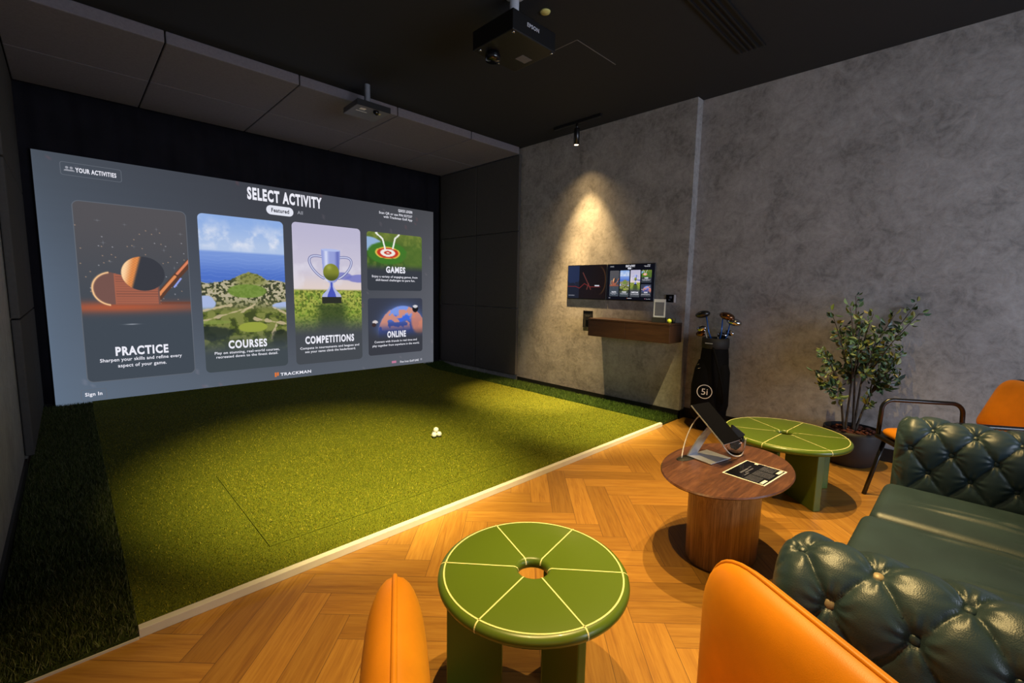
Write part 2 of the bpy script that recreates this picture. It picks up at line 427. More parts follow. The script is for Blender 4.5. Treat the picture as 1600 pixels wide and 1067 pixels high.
# ------------------------------------------------------------------ turf
def blades(name, parent, n, x0, x1, y0, y1, zf, h, wd, lean, cols, hole=None):
    x = RNG.uniform(x0, x1, n); y = RNG.uniform(y0, y1, n)
    if hole is not None:
        k = ~((x > hole[0]-0.005) & (x < hole[1]+0.005) & (y > hole[2]-0.009) & (y < hole[3]+0.009)); x, y = x[k], y[k]; n = len(x)
    z = np.array([zf(q) for q in y]) if callable(zf) else np.full(n, zf)
    a = RNG.uniform(0, 2*PI, n); hh = h*RNG.uniform(0.6, 1.25, n); ln = lean*hh*RNG.normal(0, 1, n)
    b = RNG.uniform(0, 2*PI, n)
    V = np.empty((n, 3, 3), np.float32)
    dx, dy = np.cos(a)*wd/2, np.sin(a)*wd/2
    V[:, 0] = np.stack([x-dx, y-dy, z-0.001], 1); V[:, 1] = np.stack([x+dx, y+dy, z-0.001], 1)
    V[:, 2] = np.stack([np.clip(x+np.cos(b)*ln, x0, x1), y+np.sin(b)*ln, z+hh], 1)
    me = bpy.data.meshes.new(name); me.vertices.add(3*n); me.vertices.foreach_set('co', V.ravel())
    me.loops.add(3*n); me.loops.foreach_set('vertex_index', np.arange(3*n, dtype=np.int32))
    me.polygons.add(n); me.polygons.foreach_set('loop_start', np.arange(0, 3*n, 3, dtype=np.int32))
    ca = me.color_attributes.new('Col', 'FLOAT_COLOR', 'POINT')
    C = lin(np.array(cols))[RNG.integers(0, len(cols), n)]*RNG.uniform(0.7, 1.3, (n, 1))
    C = np.repeat(np.concatenate([C, np.ones((n, 1))], 1), 3, 0).astype(np.float32)
    ca.data.foreach_set('color', C.ravel()); me.materials.append(MATS['blade']); me.update(); me.validate()
    o = bpy.data.objects.new(name, me); COL.objects.link(o); o.parent = parent
    o['kind'] = 'stuff'; return o
TZ = 0.030
def rise(y): return TZ+0.05*max(0.0, (y-5.6)/0.36)**1.5 if y < 5.97 else TZ+0.05
def turf_bed(name, x0, x1, y0, y1, z, mat, hole=None):
    mb = MB(); ys = np.linspace(y0, y1, 40)
    if hole is None:
        mb.grid([[(x, y, rise(y)+z) for y in ys] for x in (x0, x1)])
        mb.add([(x0, y0, 0), (x1, y0, 0), (x1, y0, rise(y0)+z), (x0, y0, rise(y0)+z)], [(0, 1, 2, 3)], 0, False)
        mb.add([(x0, y1, 0), (x1, y1, 0), (x1, y1, rise(y1)+z), (x0, y1, rise(y1)+z)], [(3, 2, 1, 0)], 0, False)
        for x in (x0, x1): mb.grid([[(x, y, 0.0) for y in ys], [(x, y, rise(y)+z) for y in ys]], 0, False)
    return mb.build(name, mat)
HM = (0.60, 3.35, 2.21, 3.30)    # the hitting mat let into the turf
tf = MB(); ys = np.linspace(HM[3]+0.005, 5.97, 40)
tf.grid([[(x, y, rise(y)) for y in ys] for x in (XT0, XT1)])
for a, b, c, d in ((XT0, XT1, YT+0.03, HM[2]-0.005), (XT0, HM[0]-0.003, HM[2]-0.005, HM[3]+0.005), (HM[1]+0.003, XT1, HM[2]-0.005, HM[3]+0.005)):
    tf.box(a, b, c, d, 0.001, TZ)
tf = tag(tf.build('putting_turf', 'turf'), 'short yellow-green putting turf covering the floor in front of the big screen', 'turf')
TC = [(76, 80, 7), (102, 104, 12), (130, 125, 22), (164, 153, 46), (56, 66, 4)]
blades('pile', tf, 250000, XT0, XT1, YT+0.03, 5.96, rise, 0.008, 0.0029, 0.7, TC, HM)
hm = MB().box(HM[0], HM[1], HM[2], HM[3], 0.001, TZ+0.001)
hm = tag(hm.build('hitting_mat', 'turf'), 'rectangular hitting mat let flush into the putting turf, outlined by thin dark joints', 'mat')
blades('pile', hm, 74000, HM[0]+0.005, HM[1]-0.005, HM[2]+0.009, HM[3]-0.009, TZ+0.001, 0.008, 0.0029, 0.7, TC)
RC_ = [(34, 42, 15), (54, 64, 23), (72, 84, 32), (96, 106, 54), (120, 122, 84)]
lt = tag(turf_bed('rough_turf', XL+0.014, XT0-0.001, YT+0.003, 5.96, -0.012, 'turf_rough'), 'long dark green rough turf strip along the left wall', 'turf')
blades('pile', lt, 60000, XL+0.016, XT0, YT+0.004, 5.95, lambda y: rise(y)-0.012, 0.028, 0.004, 0.55, RC_)
RG_ = [(26, 44, 10), (44, 66, 16), (64, 90, 24), (88, 108, 40)]
rt = tag(turf_bed('rough_turf', XT1+0.001, XP-0.014, YT+0.02, 5.96, -0.012, 'turf_rough'), 'long green rough turf strip below the wall-mounted monitors', 'turf')
blades('pile', rt, 60000, XT1, XP-0.016, YT+0.022, 5.95, lambda y: rise(y)-0.012, 0.030, 0.004, 0.55, RG_)

# ------------------------------------------------------------------ acoustic panels and curtain
ORD = ['first', 'second', 'third', 'fourth', 'fifth']
def panel(x0, x1, y0, y1, z0, z1, mat, label, group):
    o = MB().box(x0, x1, y0, y1, z0, z1).build('acoustic_panel', mat, None, 0.008)
    tag(o, label, 'acoustic panel', group)
g = 0.004
cx = [XL+0.045, 0.62, 1.545, 2.49, 3.44, XP-0.045]
for r, (ya, yb) in enumerate(((YPN, 5.13), (5.13, 5.96))):
    for i in range(5):
        panel(cx[i]+g, cx[i+1]-g, ya+g, yb-g, ZC-0.085, ZC, 'acoustic_grey',
              'dark grey fabric ceiling panel, %s row from the screen, %s from the %s wall' % (
                  ('back', 'front')[r] if False else ('second', 'first')[r], ORD[i] if i < 3 else ORD[4-i], 'left' if i < 3 else 'right'),
              'fabric panels on the ceiling')
zr = [0.10, 1.0, 2.0, ZC-0.087]
for c, (ya, yb) in enumerate(((YPN, 5.09), (5.09, 5.96))):
    for r in range(3):
        for side, (xa, xb) in (('right', (XP-0.046, XP-0.003)), ('left', (XL+0.003, XL+0.046))):
            where = ('next to the concrete wall', 'next to the screen')[c]
            panel(xa, xb, ya+g, yb-g, zr[r]+g, zr[r+1]-g, 'acoustic_dark',
                  'black fabric wall panel %s on the %s, %s row' % (where, side, ('bottom', 'middle', 'top')[r]),
                  'fabric panels on the %s wall' % side)
cu = MB(); nx = 240
P = []
for i in range(nx+1):
    x = XL+0.003+(XP-XL-0.006)*i/nx; col = []
    for j in range(13):
        z = 0.09+(ZC-0.1)*j/12
        yy = 6.035+0.014*math.sin(x*19+0.6*math.sin(z*2.1))+0.006*math.sin(x*43+z)
        col.append((x, yy, z))
    P.append(col)
cu.grid(P)
cu = cu.build('backdrop_curtain', 'curtain_black'); tag(cu, 'black backdrop curtain hanging behind the golf simulator screen', 'curtain')
sm = cu.modifiers.new('solid', 'SOLIDIFY'); sm.thickness = 0.003

# ------------------------------------------------------------------ pictures for the displays
def vnoise(h, w, cells, seed, octaves=4):
    rng = np.random.default_rng(seed); out = np.zeros((h, w)); amp = 1.0; tot = 0
    for o in range(octaves):
        ch, cw = max(2, int(cells*h/max(h, w)*2**o)+2), max(2, int(cells*w/max(h, w)*2**o)+2)
        G = rng.random((ch, cw)); yy = np.linspace(0, ch-1.001, h); xx = np.linspace(0, cw-1.001, w)
        yi = yy.astype(int); xi = xx.astype(int); fy = (yy-yi)[:, None]; fx = (xx-xi)[None]
        fy = fy*fy*(3-2*fy); fx = fx*fx*(3-2*fx)
        A = G[yi][:, xi]; B = G[yi][:, xi+1]; C = G[yi+1][:, xi]; D = G[yi+1][:, xi+1]
        out += amp*((A*(1-fx)+B*fx)*(1-fy)+(C*(1-fx)+D*fx)*fy); tot += amp; amp *= 0.55
    return out/tot
def lerp(a, b, t): return np.asarray(a)*(1-t[..., None])+np.asarray(b)*t[..., None]
def sm_(x, a, b): t = np.clip((x-a)/(b-a), 0, 1); return t*t*(3-2*t)
def over(img, mask, col): img[:] = img*(1-mask[..., None])+np.asarray(col, float)*mask[..., None]
def seg(X, Y, x0, y0, x1, y1):
    dx, dy = x1-x0, y1-y0; t = np.clip(((X-x0)*dx+(Y-y0)*dy)/(dx*dx+dy*dy), 0, 1)
    return np.hypot(X-x0-t*dx, Y-y0-t*dy)
def frame(a0, a1, b0, b1, w):
    h = int(w*(b1-b0)/(a1-a0)); X, Y = np.meshgrid(np.linspace(a0, a1, w), np.linspace(b1, b0, h)); return h, w, X, Y
SL = (70, 76, 86)
def paint_practice():
    h, w, X, Y = frame(0.23, 1.11, 0.215, 1.957, 190)
    img = lerp((84, 82, 86), (66, 74, 84), sm_(Y, 1.9, 0.7)*1.0)
    rng = np.random.default_rng(3)
    for k in range(70):
        sx, sy = rng.uniform(0.24, 1.1), rng.uniform(0.95, 1.75)
        over(img, np.exp(-((X-sx)**2+(Y-sy)**2)/0.004**2)*0.8, (235, 190, 150) if k % 3 else (225, 225, 235))
    for sx, sy in ((0.40, 1.79), (0.60, 1.77), (0.85, 1.75), (1.05, 1.72), (0.43, 1.58), (0.66, 1.56), (0.90, 1.54), (0.47, 1.40), (0.98, 1.36)):
        d = np.minimum(np.abs(X-sx)+6*np.abs(Y-sy), np.abs(Y-sy)+6*np.abs(X-sx)); over(img, np.exp(-(d/0.018)**2)*0.5, (150, 155, 165))
    fl = np.exp(-((Y-0.955)/0.055)**2)*(0.75+0.25*np.cos((X-0.5)*4)); over(img, np.clip(fl, 0, 1)*0.8, (196, 92, 56))
    over(img, np.exp(-((Y-0.995)/0.012)**2)*sm_(X, 0.75, 0.9)*0.6, (120, 60, 40))
    over(img, sm_(seg(X, Y, 0.80, 1.02, 1.14, 1.46), 0.036, 0.030), (92, 62, 50))
    over(img, sm_(seg(X, Y, 0.80, 1.03, 0.98, 1.27), 0.016, 0.010), (222, 140, 90))
    over(img, sm_(seg(X, Y, 1.00, 1.30, 1.13, 1.47), 0.014, 0.009), (220, 130, 95))
    over(img, sm_(seg(X, Y, 0.97, 1.16, 1.03, 1.25), 0.010, 0.005), (150, 165, 240))
    # iron head: rounded toe, flat sole, slanted top line
    body = (Y > 0.985) & (X < 0.86) & (Y < 1.30-0.30*(X-0.45)) & (((X-0.475)/0.155)**2+((Y-1.135)/0.165)**2 < 1) | \
           ((X >= 0.475) & (X < 0.84) & (Y > 0.985) & (Y < 1.29-0.28*(X-0.45)))
    bm = body.astype(float); over(img, bm, (116, 84, 78))
    over(img, bm*((X > 0.49) & (X < 0.83)), (164, 98, 78))
    gr = bm*((X > 0.50) & (X < 0.83))*(np.sin(Y*2*PI/0.024) > 0.6); over(img, gr*0.55, (116, 76, 68))
    rim = np.exp(-((np.hypot((X-0.475)/0.155, (Y-1.135)/0.165)-0.97)/0.05)**2)*(X < 0.45); over(img, rim, (255, 205, 150))
    r = np.hypot(X-0.72, Y-1.29)/0.176; m = sm_(r, 1.0, 0.97)
    over(img, m, (58, 60, 68))
    lit = np.clip(-(X-0.72)/0.176*0.9+0.15*(Y-1.29)/0.176-0.28, 0, 1)
    dim = 0.75+0.25*np.cos(X*2*PI/0.03)*np.cos(Y*2*PI/0.026)
    nx_ = -(X-0.72)/0.176
    over(img, m*sm_(nx_+0.25*(Y-1.29)/0.176, 0.26, 0.44)*(0.55+0.45*dim), (238, 146, 78)); over(img, m*sm_(nx_+0.2*(Y-1.29)/0.176, 0.5, 0.92)*(0.7+0.3*dim), (255, 218, 172))
    over(img, np.exp(-((Y-0.78)/0.004)**2)*np.exp(-((X-0.6)/0.05)**2), (170, 175, 185))
    return img
def paint_courses():
    h, w, X, Y = frame(1.21, 2.08, 0.2, 1.962, 200); u = (X-1.21)/0.87; t = (1.962-Y)/1.762
    n1 = vnoise(h, w, 10, 1); n2 = vnoise(h, w, 80, 2, 2); n3 = vnoise(h, w, 24, 3, 3)
    img = lerp((140, 172, 226), (176, 196, 230), sm_(t, 0, 0.2))
    cl = vnoise(h, w, 14, 5, 5); over(img, np.clip((cl-0.46)*3.2, 0, 1)*np.exp(-((t-0.14)/0.065)**2)*0.95, (238, 238, 244)); over(img, np.clip((cl-0.4)*2, 0, 1)*0.25*sm_(t, 0.22, 0.15), (225, 225, 235))
    sea = sm_(t, 0.215, 0.235); over(img, sea, (120, 150, 216)); over(img, sm_(t, 0.24, 0.40), (78, 112, 196))
    over(img, sea*np.clip((np.sin(t*260+n1*14)-0.5), 0, 1)*0.25, (160, 185, 235))
    shore = 0.425-0.075*np.exp(-((u-0.55)/0.20)**2)-0.02*np.exp(-((u-0.9)/0.1)**2)+0.03*(n3-0.5)
    land = sm_(t, shore-0.004, shore+0.004)
    over(img, land, (108, 112, 66))
    rocks = land*(n2 > 0.50)*sm_(t, 0.62, 0.5); over(img, rocks*0.85, (196, 184, 160))
    over(img, land*(n2 < 0.42)*sm_(t, 0.64, 0.5)*0.8, (52, 56, 46))
    hill = land*np.exp(-((u-0.57)/0.2)**4)*sm_(t, 0.455, 0.42); over(img, hill*(0.5+0.5*n2), (124, 130, 62))
    fair = land*sm_(np.hypot((u-0.52)/0.24, (t-0.475)/0.045), 1.05, 0.9); over(img, fair*0.9, (112, 140, 58))
    for cx_, cy_, rx, ry in ((0.0, 0.555, 0.15, 0.055), (1.02, 0.575, 0.22, 0.03)):
        over(img, sm_(np.hypot((u-cx_)/rx, (t-cy_)/ry)+0.3*(n3-0.5), 1.05, 0.9), (166, 182, 222))
    gl = sm_(t, 0.57, 0.62); over(img, gl*0.9, (92, 104, 46)); over(img, gl*(n3 > 0.55)*0.6, (146, 148, 84)); over(img, gl*(n3 < 0.42)*0.6, (46, 54, 34))
    for s in ((0.0, 0.665, 0.55, 0.58), (0.0, 0.60, 0.30, 0.565), (0.60, 0.66, 1.0, 0.70), (0.75, 0.56, 1.0, 0.63), (0.86, 0.70, 0.80, 0.80), (0.4, 0.625, 0.6, 0.56)):
        over(img, sm_(seg(u, t*2, s[0], s[1]*2, s[2], s[3]*2)+0.07*(n3-0.5), 0.022, 0.008)*0.85, (200, 182, 146))
    over(img, sm_(np.hypot((u-0.57)/0.18, (t-0.715)/0.035), 1.05, 0.92), (150, 160, 66))
    over(img, sm_(np.hypot((u-0.12)/0.2, (t-0.675)/0.013), 1.05, 0.9)*0.8, (128, 144, 70))
    over(img, sm_(np.hypot((u-0.1)/0.24, (t-0.745)/0.05)+0.5*(n3-0.5), 1.1, 0.8)*0.85, (40, 48, 44))
    over(img, sm_(np.hypot((u-0.95)/0.16, (t-0.80)/0.06)+0.5*(n3-0.5), 1.1, 0.8)*0.8, (38, 44, 34))
    over(img, sm_(t, 0.72, 0.90), (66, 74, 80))
    return img
def paint_competitions():
    h, w, X, Y = frame(2.18, 3.07, 0.192, 1.98, 200); u = (X-2.18)/0.89; t = (1.98-Y)/1.788
    n1 = vnoise(h, w, 8, 11); n2 = vnoise(h, w, 50, 12, 2)
    img = lerp((186, 182, 208), (202, 196, 214), sm_(t, 0.0, 0.35)); over(img, sm_(t, 0.30, 0.47)*0.8, (228, 208, 196))
    over(img, np.clip((n1-0.5)*5, 0, 1)*sm_(t, 0.1, 0.3)*0.6, (224, 220, 232))
    over(img, sm_(np.hypot((u-0.98)/0.24, (t-0.375)/0.03)+0.5*(n1-0.5), 1.1, 0.8)*0.8, (108, 112, 192))
    over(img, sm_(np.hypot((u-0.72)/0.14, (t-0.36)/0.03)+0.5*(n1-0.5), 1.1, 0.8)*0.8, (112, 116, 190))
    over(img, sm_(t, 0.455, 0.475), (150, 150, 70))
    st = vnoise(h, w, 90, 14, 2); gr = sm_(t, 0.46, 0.48)
    over(img, gr*sm_(st, 0.4, 0.62)*0.8, (176, 184, 84)); over(img, gr*sm_(st, 0.5, 0.32)*0.75, (70, 92, 34)); over(img, gr*sm_(t, 0.5, 0.7)*0.4, (96, 130, 40))
    over(img, gr*(n2 > 0.6)*0.4, (110, 150, 50))
    over(img, sm_(np.abs(u-0.535), 0.30, 0.12)*sm_(t, 0.52, 0.60)*0.8, (50, 64, 38))
    over(img, sm_(t, 0.62, 0.80), (70, 74, 80))
    c = 0.535
    over(img, ((np.abs(u-c) < 0.145) & (t > 0.51) & (t < 0.56)).astype(float), (46, 48, 42))
    for s in (-1, 1):
        pts = []
        for q in np.linspace(0, 1, 15):
            B = ((1-q)**3, 3*q*(1-q)**2, 3*q*q*(1-q), q**3)
            pts.append((sum(k*x for k, x in zip(B, (0.135, 0.46, 0.27, 0.115))), sum(k*y for k, y in zip(B, (0.225, 0.195, 0.345, 0.380)))))
        d = np.min([seg(u, t*2, c+s*p0[0], p0[1]*2, c+s*p1[0], p1[1]*2) for p0, p1 in zip(pts[:-1], pts[1:])], 0)
        over(img, sm_(d, 0.021, 0.014), (92, 96, 150)); over(img, sm_(d, 0.012, 0.005), (206, 210, 236))
    half = np.where(t < 0.34, 0.142-0.02*sm_(t, 0.17, 0.34), 0.122*np.sqrt(np.clip(1-((t-0.34)/0.075)**2, 0, 1)))
    cup = ((np.abs(u-c) < half) & (t > 0.172) & (t < 0.415)).astype(float)
    over(img, cup, (150, 160, 216)); over(img, cup*np.exp(-((u-c+0.07)/0.03)**2)*0.8, (226, 230, 248)); over(img, cup*np.exp(-((u-c-0.10)/0.03)**2)*0.7, (84, 92, 170))
    over(img, sm_(np.hypot((u-c)/0.145, (t-0.175)/0.010), 1.05, 0.9), (176, 188, 232))
    bl = sm_(np.hypot((u-c)/0.118, (t-0.335)/0.062), 1.05, 0.95); over(img, bl, (128, 134, 50)); over(img, bl*sm_(t, 0.33, 0.39)*0.7, (62, 70, 34))
    over(img, bl*np.exp(-((u-c+0.03)/0.04)**2-((t-0.30)/0.02)**2)*0.6, (182, 186, 92))
    fh = 0.03+0.115*sm_(t, 0.42, 0.515)**1.5
    ft = ((np.abs(u-c) < fh) & (t >= 0.41) & (t < 0.513)).astype(float); over(img, ft, (176, 182, 224)); over(img, ft*(np.abs(u-c) < fh*0.45), (74, 86, 184))
    return img
def paint_games():
    h, w, X, Y = frame(3.163, 4.055, 1.15, 1.965, 110); u = (X-3.163)/0.892; t = (1.965-Y)/0.815
    n = vnoise(h, w, 14, 21)
    img = lerp((98, 116, 52), (60, 92, 40), sm_(t, 0.0, 0.4)); over(img, sm_(n, 0.4, 0.7)*0.4, (142, 150, 70))
    over(img, sm_(np.hypot((u-0.02)/0.24, (t-0.2)/0.12), 1.05, 0.9), (146, 176, 214))
    over(img, sm_(np.hypot((u-0.36)/0.36, (t-0.34)/0.20), 1.05, 0.9), (66, 118, 44))
    for k, col in ((1.0, (222, 190, 80)), (0.86, (196, 58, 40)), (0.60, (238, 232, 226)), (0.32, (196, 58, 40)), (0.12, (238, 232, 226))):
        over(img, sm_(np.hypot((u-0.36)/(0.225*k), (t-0.335)/(0.105*k)), 1.04, 0.94), col)
    for x0, y0, x1, y1, x2, y2 in ((0.14, 0.0, 0.27, 0.10, 0.31, 0.26), (0.57, 0.0, 0.49, 0.08, 0.45, 0.25)):
        over(img, sm_(np.minimum(seg(u, t, x0, y0, x1, y1), seg(u, t, x1, y1, x2, y2)), 0.018, 0.008), (244, 244, 240))
    over(img, sm_(np.hypot((u-0.88)/0.25, (t-0.42)/0.26)+0.6*(n-0.5), 1.1, 0.7)*0.8, (84, 110, 48))
    over(img, sm_(t, 0.5, 0.66), (56, 60, 68)); return img
def paint_online():
    h, w, X, Y = frame(3.163, 4.06, 0.22, 1.04, 110); u = (X-3.163)/0.897; t = (1.04-Y)/0.82
    n = vnoise(h, w, 9, 31)
    img = lerp((58, 62, 76), (58, 60, 68), sm_(t, 0, 1))
    r = np.hypot(u-0.62, (t-0.62)*0.92)
    over(img, np.exp(-np.clip(r-0.44, 0, 1)/0.06)*0.5, (96, 128, 214))
    pl = sm_(r, 0.45, 0.437); over(img, pl, (122, 150, 226)); over(img, pl*sm_(t, 0.25, 0.5)*0.9, (52, 66, 130))
    over(img, pl*sm_(np.abs(t-0.36+0.02*np.sin(u*30)), 0.05, 0.03)*sm_(np.abs(u-0.58), 0.22, 0.15), (64, 104, 214))
    over(img, pl*sm_(n, 0.50, 0.56)*sm_(t, 0.62, 0.4)*0.9, (214, 142, 116)); over(img, pl*sm_(np.hypot((u-0.95)/0.18, (t-0.4)/0.28), 1.1, 0.8)*0.85, (204, 128, 104))
    over(img, sm_(np.hypot(u-0.86, (t-0.19)*0.92), 0.062, 0.055), (28, 28, 32)); over(img, sm_(np.hypot((u-0.86)/0.05, (t-0.145)/0.03), 1.1, 0.8), (210, 210, 216))
    over(img, sm_(np.hypot((u-0.12)/0.05, (t-0.41)/0.03), 1.1, 0.8), (214, 206, 206)); over(img, sm_(np.hypot((u-0.10)/0.04, (t-0.46)/0.03), 1.1, 0.8), (60, 46, 46))
    over(img, sm_(t, 0.5, 0.74), (58, 60, 68)); return img
def card_mesh(name, a0, a1, b0, b1, rc, img, d, mat):
    h, w, _ = img.shape; bs = np.linspace(b1, b0, h)
    if rc: # rows bunched at the rounded corners
        bs = np.concatenate([b1-rc*(1-np.cos(np.linspace(0, PI/2, 12)))[:-1], np.linspace(b1-rc, b0+rc, h-22), b0+rc*np.cos(np.linspace(PI/2, PI, 12)+PI/2*0)[1:]*0+b0*0] if False else
                            [b1-rc*(1-np.cos(np.linspace(0, PI/2, 12)))[:-1], np.linspace(b1-rc, b0+rc, h-22), b0+rc*(1-np.sin(np.linspace(0, PI/2, 12)))[1:]])
    V = []; rows = np.clip(((b1-bs)/(b1-b0)*(h-1)), 0, h-1); ri = rows.astype(int); C = img[ri]
    for b in bs:
        k = 0.0
        if rc:
            e = max(b-(b1-rc), (b0+rc)-b, 0.0); k = rc-math.sqrt(max(rc*rc-e*e, 0))
        for a in np.linspace(a0+k, a1-k, w): V.append((a, -d, b))
    hh = len(bs)
    F = [(i*w+j, (i+1)*w+j, (i+1)*w+j+1, i*w+j+1) for i in range(hh-1) for j in range(w-1)]
    me = bpy.data.meshes.new(name); me.from_pydata(V, [], F); me.materials.append(MATS[mat])
    ca = me.color_attributes.new('Col', 'FLOAT_COLOR', 'POINT')
    c = np.concatenate([lin(C.reshape(-1, 3)), np.ones((hh*w, 1))], 1).astype(np.float32); ca.data.foreach_set('color', c.ravel())
    me.update(); return me
picture('projected_picture', 1.0); picture('display_picture', 1.0, True)
emit('letter_white', (236, 236, 246)); emit('letter_grey', (150, 152, 162)); emit('letter_dark', (50, 52, 62))
emit('pill_white', (226, 228, 240)); emit('letter_orange', (214, 118, 62)); emit('flag_pink', (190, 120, 150)); emit('outline_grey', (96, 102, 112))
UW, UH = 4.265, 2.36
def rrect(a0, a1, b0, b1, r, n=8):
    pts = []
    for cx_, cy_, s in ((a1-r, b1-r, 0), (a0+r, b1-r, 1), (a0+r, b0+r, 2), (a1-r, b0+r, 3)):
        for k in range(n+1):
            q = s*PI/2+PI/2*k/n; pts.append((cx_+r*math.cos(q), cy_+r*math.sin(q)))
    return pts
def flat(mb, pts, d, mat=0): mb.add([(a, -d, b) for a, b in pts], [tuple(range(len(pts)))], mat, False)
def ring(mb, po, pi, d, mat=0):
    n = len(po); mb.add([(a, -d, b) for a, b in po+pi], [(i, (i+1) % n, n+(i+1) % n, n+i) for i in range(n)], mat, False)
def letters(mb, data, d, mat=0):
    v, f = data; mb.add([(x, -d, y) for x, y in v], f, mat, False)
def ui_parts(parent, scale, mat, simple=False):
    out = []
    D1, D2 = 0.002/scale*1.0, 0.004/scale
    if scale == 1: D1, D2 = 0.002, 0.004
    cards = (('practice_card', 0.23, 1.11, 0.215, 1.957, 0.055, paint_practice), ('courses_card', 1.21, 2.08, 0.2, 1.962, 0.05, paint_courses),
             ('competitions_card', 2.18, 3.07, 0.192, 1.98, 0.05, paint_competitions), ('games_card', 3.163, 4.055, 1.15, 1.965, 0.04, paint_games),
             ('online_card', 3.163, 4.06, 0.22, 1.04, 0.04, paint_online))
    capt = {'practice_card': [('PRACTICE', 0.456, 0.882, 0.468, 0.086, 0.04), ('Sharpen your skills and refine every', 0.335, 0.995, 0.408, 0.034, 0.013), ('aspect of your game.', 0.466, 0.858, 0.346, 0.034, 0.013)],
            'courses_card': [('COURSES', 1.440, 1.847, 0.464, 0.090, 0.04), ('Play on stunning, real-world courses,', 1.30, 1.985, 0.402, 0.029, 0.013), ('recreated down to the finest detail.', 1.314, 1.966, 0.356, 0.029, 0.013)],
            'competitions_card': [('COMPETITIONS', 2.297, 2.950, 0.456, 0.094, 0.04), ('Compete in tournaments and leagues and', 2.231, 3.022, 0.384, 0.029, 0.013), ('see your name climb the leaderboard.', 2.29, 2.97, 0.336, 0.029, 0.013)],
            'games_card': [('GAMES', 3.451, 3.765, 1.410, 0.086, 0.04), ('Enjoy a variety of engaging games, from', 3.232, 3.974, 1.336, 0.029, 0.013), ('skill-based challenges to pure fun.', 3.289, 3.929, 1.286, 0.029, 0.013)],
            'online_card': [('ONLINE', 3.459, 3.767, 0.468, 0.090, 0.04), ('Connect with friends in real time and', 3.255, 3.957, 0.397, 0.029, 0.013), ('play together from anywhere in the world.', 3.224, 4.003, 0.342, 0.029, 0.013)]}
    for nm, a0, a1, b0, b1, rc, fn in cards:
        o = bpy.data.objects.new(nm, card_mesh(nm, a0, a1, b0, b1, rc, fn(), D1, mat)); COL.objects.link(o); o.parent = parent; out.append(o)
        mb = MB(); letters(mb, text_fit(*capt[nm][0]), D2); out.append(mb.build('heading', ['letter_white'], o))
        mb = MB()
        for row in capt[nm][1:]: letters(mb, text_fit(*row), D2)
        if nm in ('practice_card',):
            m2 = MB(); ring(m2, rrect(a0, a1, b0, b1, rc), rrect(a0+0.007, a1-0.007, b0+0.007, b1-0.007, rc-0.007), D2*0.8); out.append(m2.build('card_outline', 'outline_grey', o))
        c = mb.build('caption', ['letter_white'], o); out.append(c)
    LM = ['letter_white', 'letter_grey', 'outline_grey', 'letter_dark', 'pill_white', 'letter_orange', 'flag_pink']
    def part(nm, mb): out.append(mb.build(nm, LM, parent))
    mb = MB(); letters(mb, text_fit('SELECT ACTIVITY', 1.705, 2.557, 2.186, 0.130, 0.045), D2); part('title_lettering', mb)
    mb = MB(); letters(mb, text_fit('YOUR ACTIVITIES', 0.278, 0.567, 2.211, 0.040, 0.03), D2)
    for k in (0, 1):
        cx_ = 0.222+0.030*k
        flat(mb, [(cx_+0.011*math.cos(q), 2.243+0.011*math.sin(q)) for q in np.linspace(0, 2*PI, 17)[:-1]], D2, 1)
        flat(mb, [(cx_+0.022*math.cos(q), 2.212+0.016*math.sin(q)) for q in np.linspace(0, PI, 10)], D2, 1)
    ring(mb, rrect(0.176, 0.607, 2.172, 2.292, 0.02), rrect(0.181, 0.602, 2.177, 2.287, 0.016), D1, 2); part('activities_button', mb)
    mb = MB(); letters(mb, text_fit('Featured', 1.955, 2.155, 2.068, 0.046, 0.03), D2*1.3, 3)
    flat(mb, rrect(1.901, 2.206, 2.036, 2.143, 0.052), D1, 4); part('featured_button', mb)
    mb = MB(); letters(mb, text_fit('All', 2.252, 2.318, 2.078, 0.040, 0.02), D2, 1); part('tab_lettering', mb)
    mb = MB(); letters(mb, text_fit('QUICK LOGIN', 3.657, 3.890, 2.288, 0.036, 0.03), D2)
    letters(mb, text_fit('Scan QR or use PIN 027237', 3.354, 3.890, 2.226, 0.032, 0.012), D2)
    letters(mb, text_fit('with Trackman Golf App', 3.422, 3.890, 2.176, 0.032, 0.012), D2); part('login_lettering', mb)
    mb = MB(); letters(mb, text_fit('Sign In', 0.207, 0.332, 0.086, 0.034, 0.025), D2)
    ring(mb, rrect(0.178, 0.366, 0.045, 0.15, 0.015), rrect(0.182, 0.362, 0.049, 0.146, 0.012), D1, 2); part('sign_in_button', mb)
    mb = MB(); letters(mb, text_fit('TRACKMAN', 1.984, 2.357, 0.076, 0.036, 0.03), D2)
    for q in range(2): flat(mb, rrect(1.918+0.026*q, 1.940+0.026*q, 0.068+0.012*q, 0.124, 0.004), D2, 5)
    part('brand_lettering', mb)
    mb = MB(); letters(mb, text_fit('Five Iron Golf UAE', 3.665, 3.990, 0.072, 0.030, 0.012), D2)
    part('account_lettering', mb)
    mb = MB(); flat(mb, rrect(3.526, 3.60, 0.078, 0.112, 0.003), D2, 6); part('flag_icon', mb)
    mb = MB(); flat(mb, rrect(4.02, 4.05, 0.078, 0.108, 0.004), D2, 1); part('menu_icon', mb)
    return out
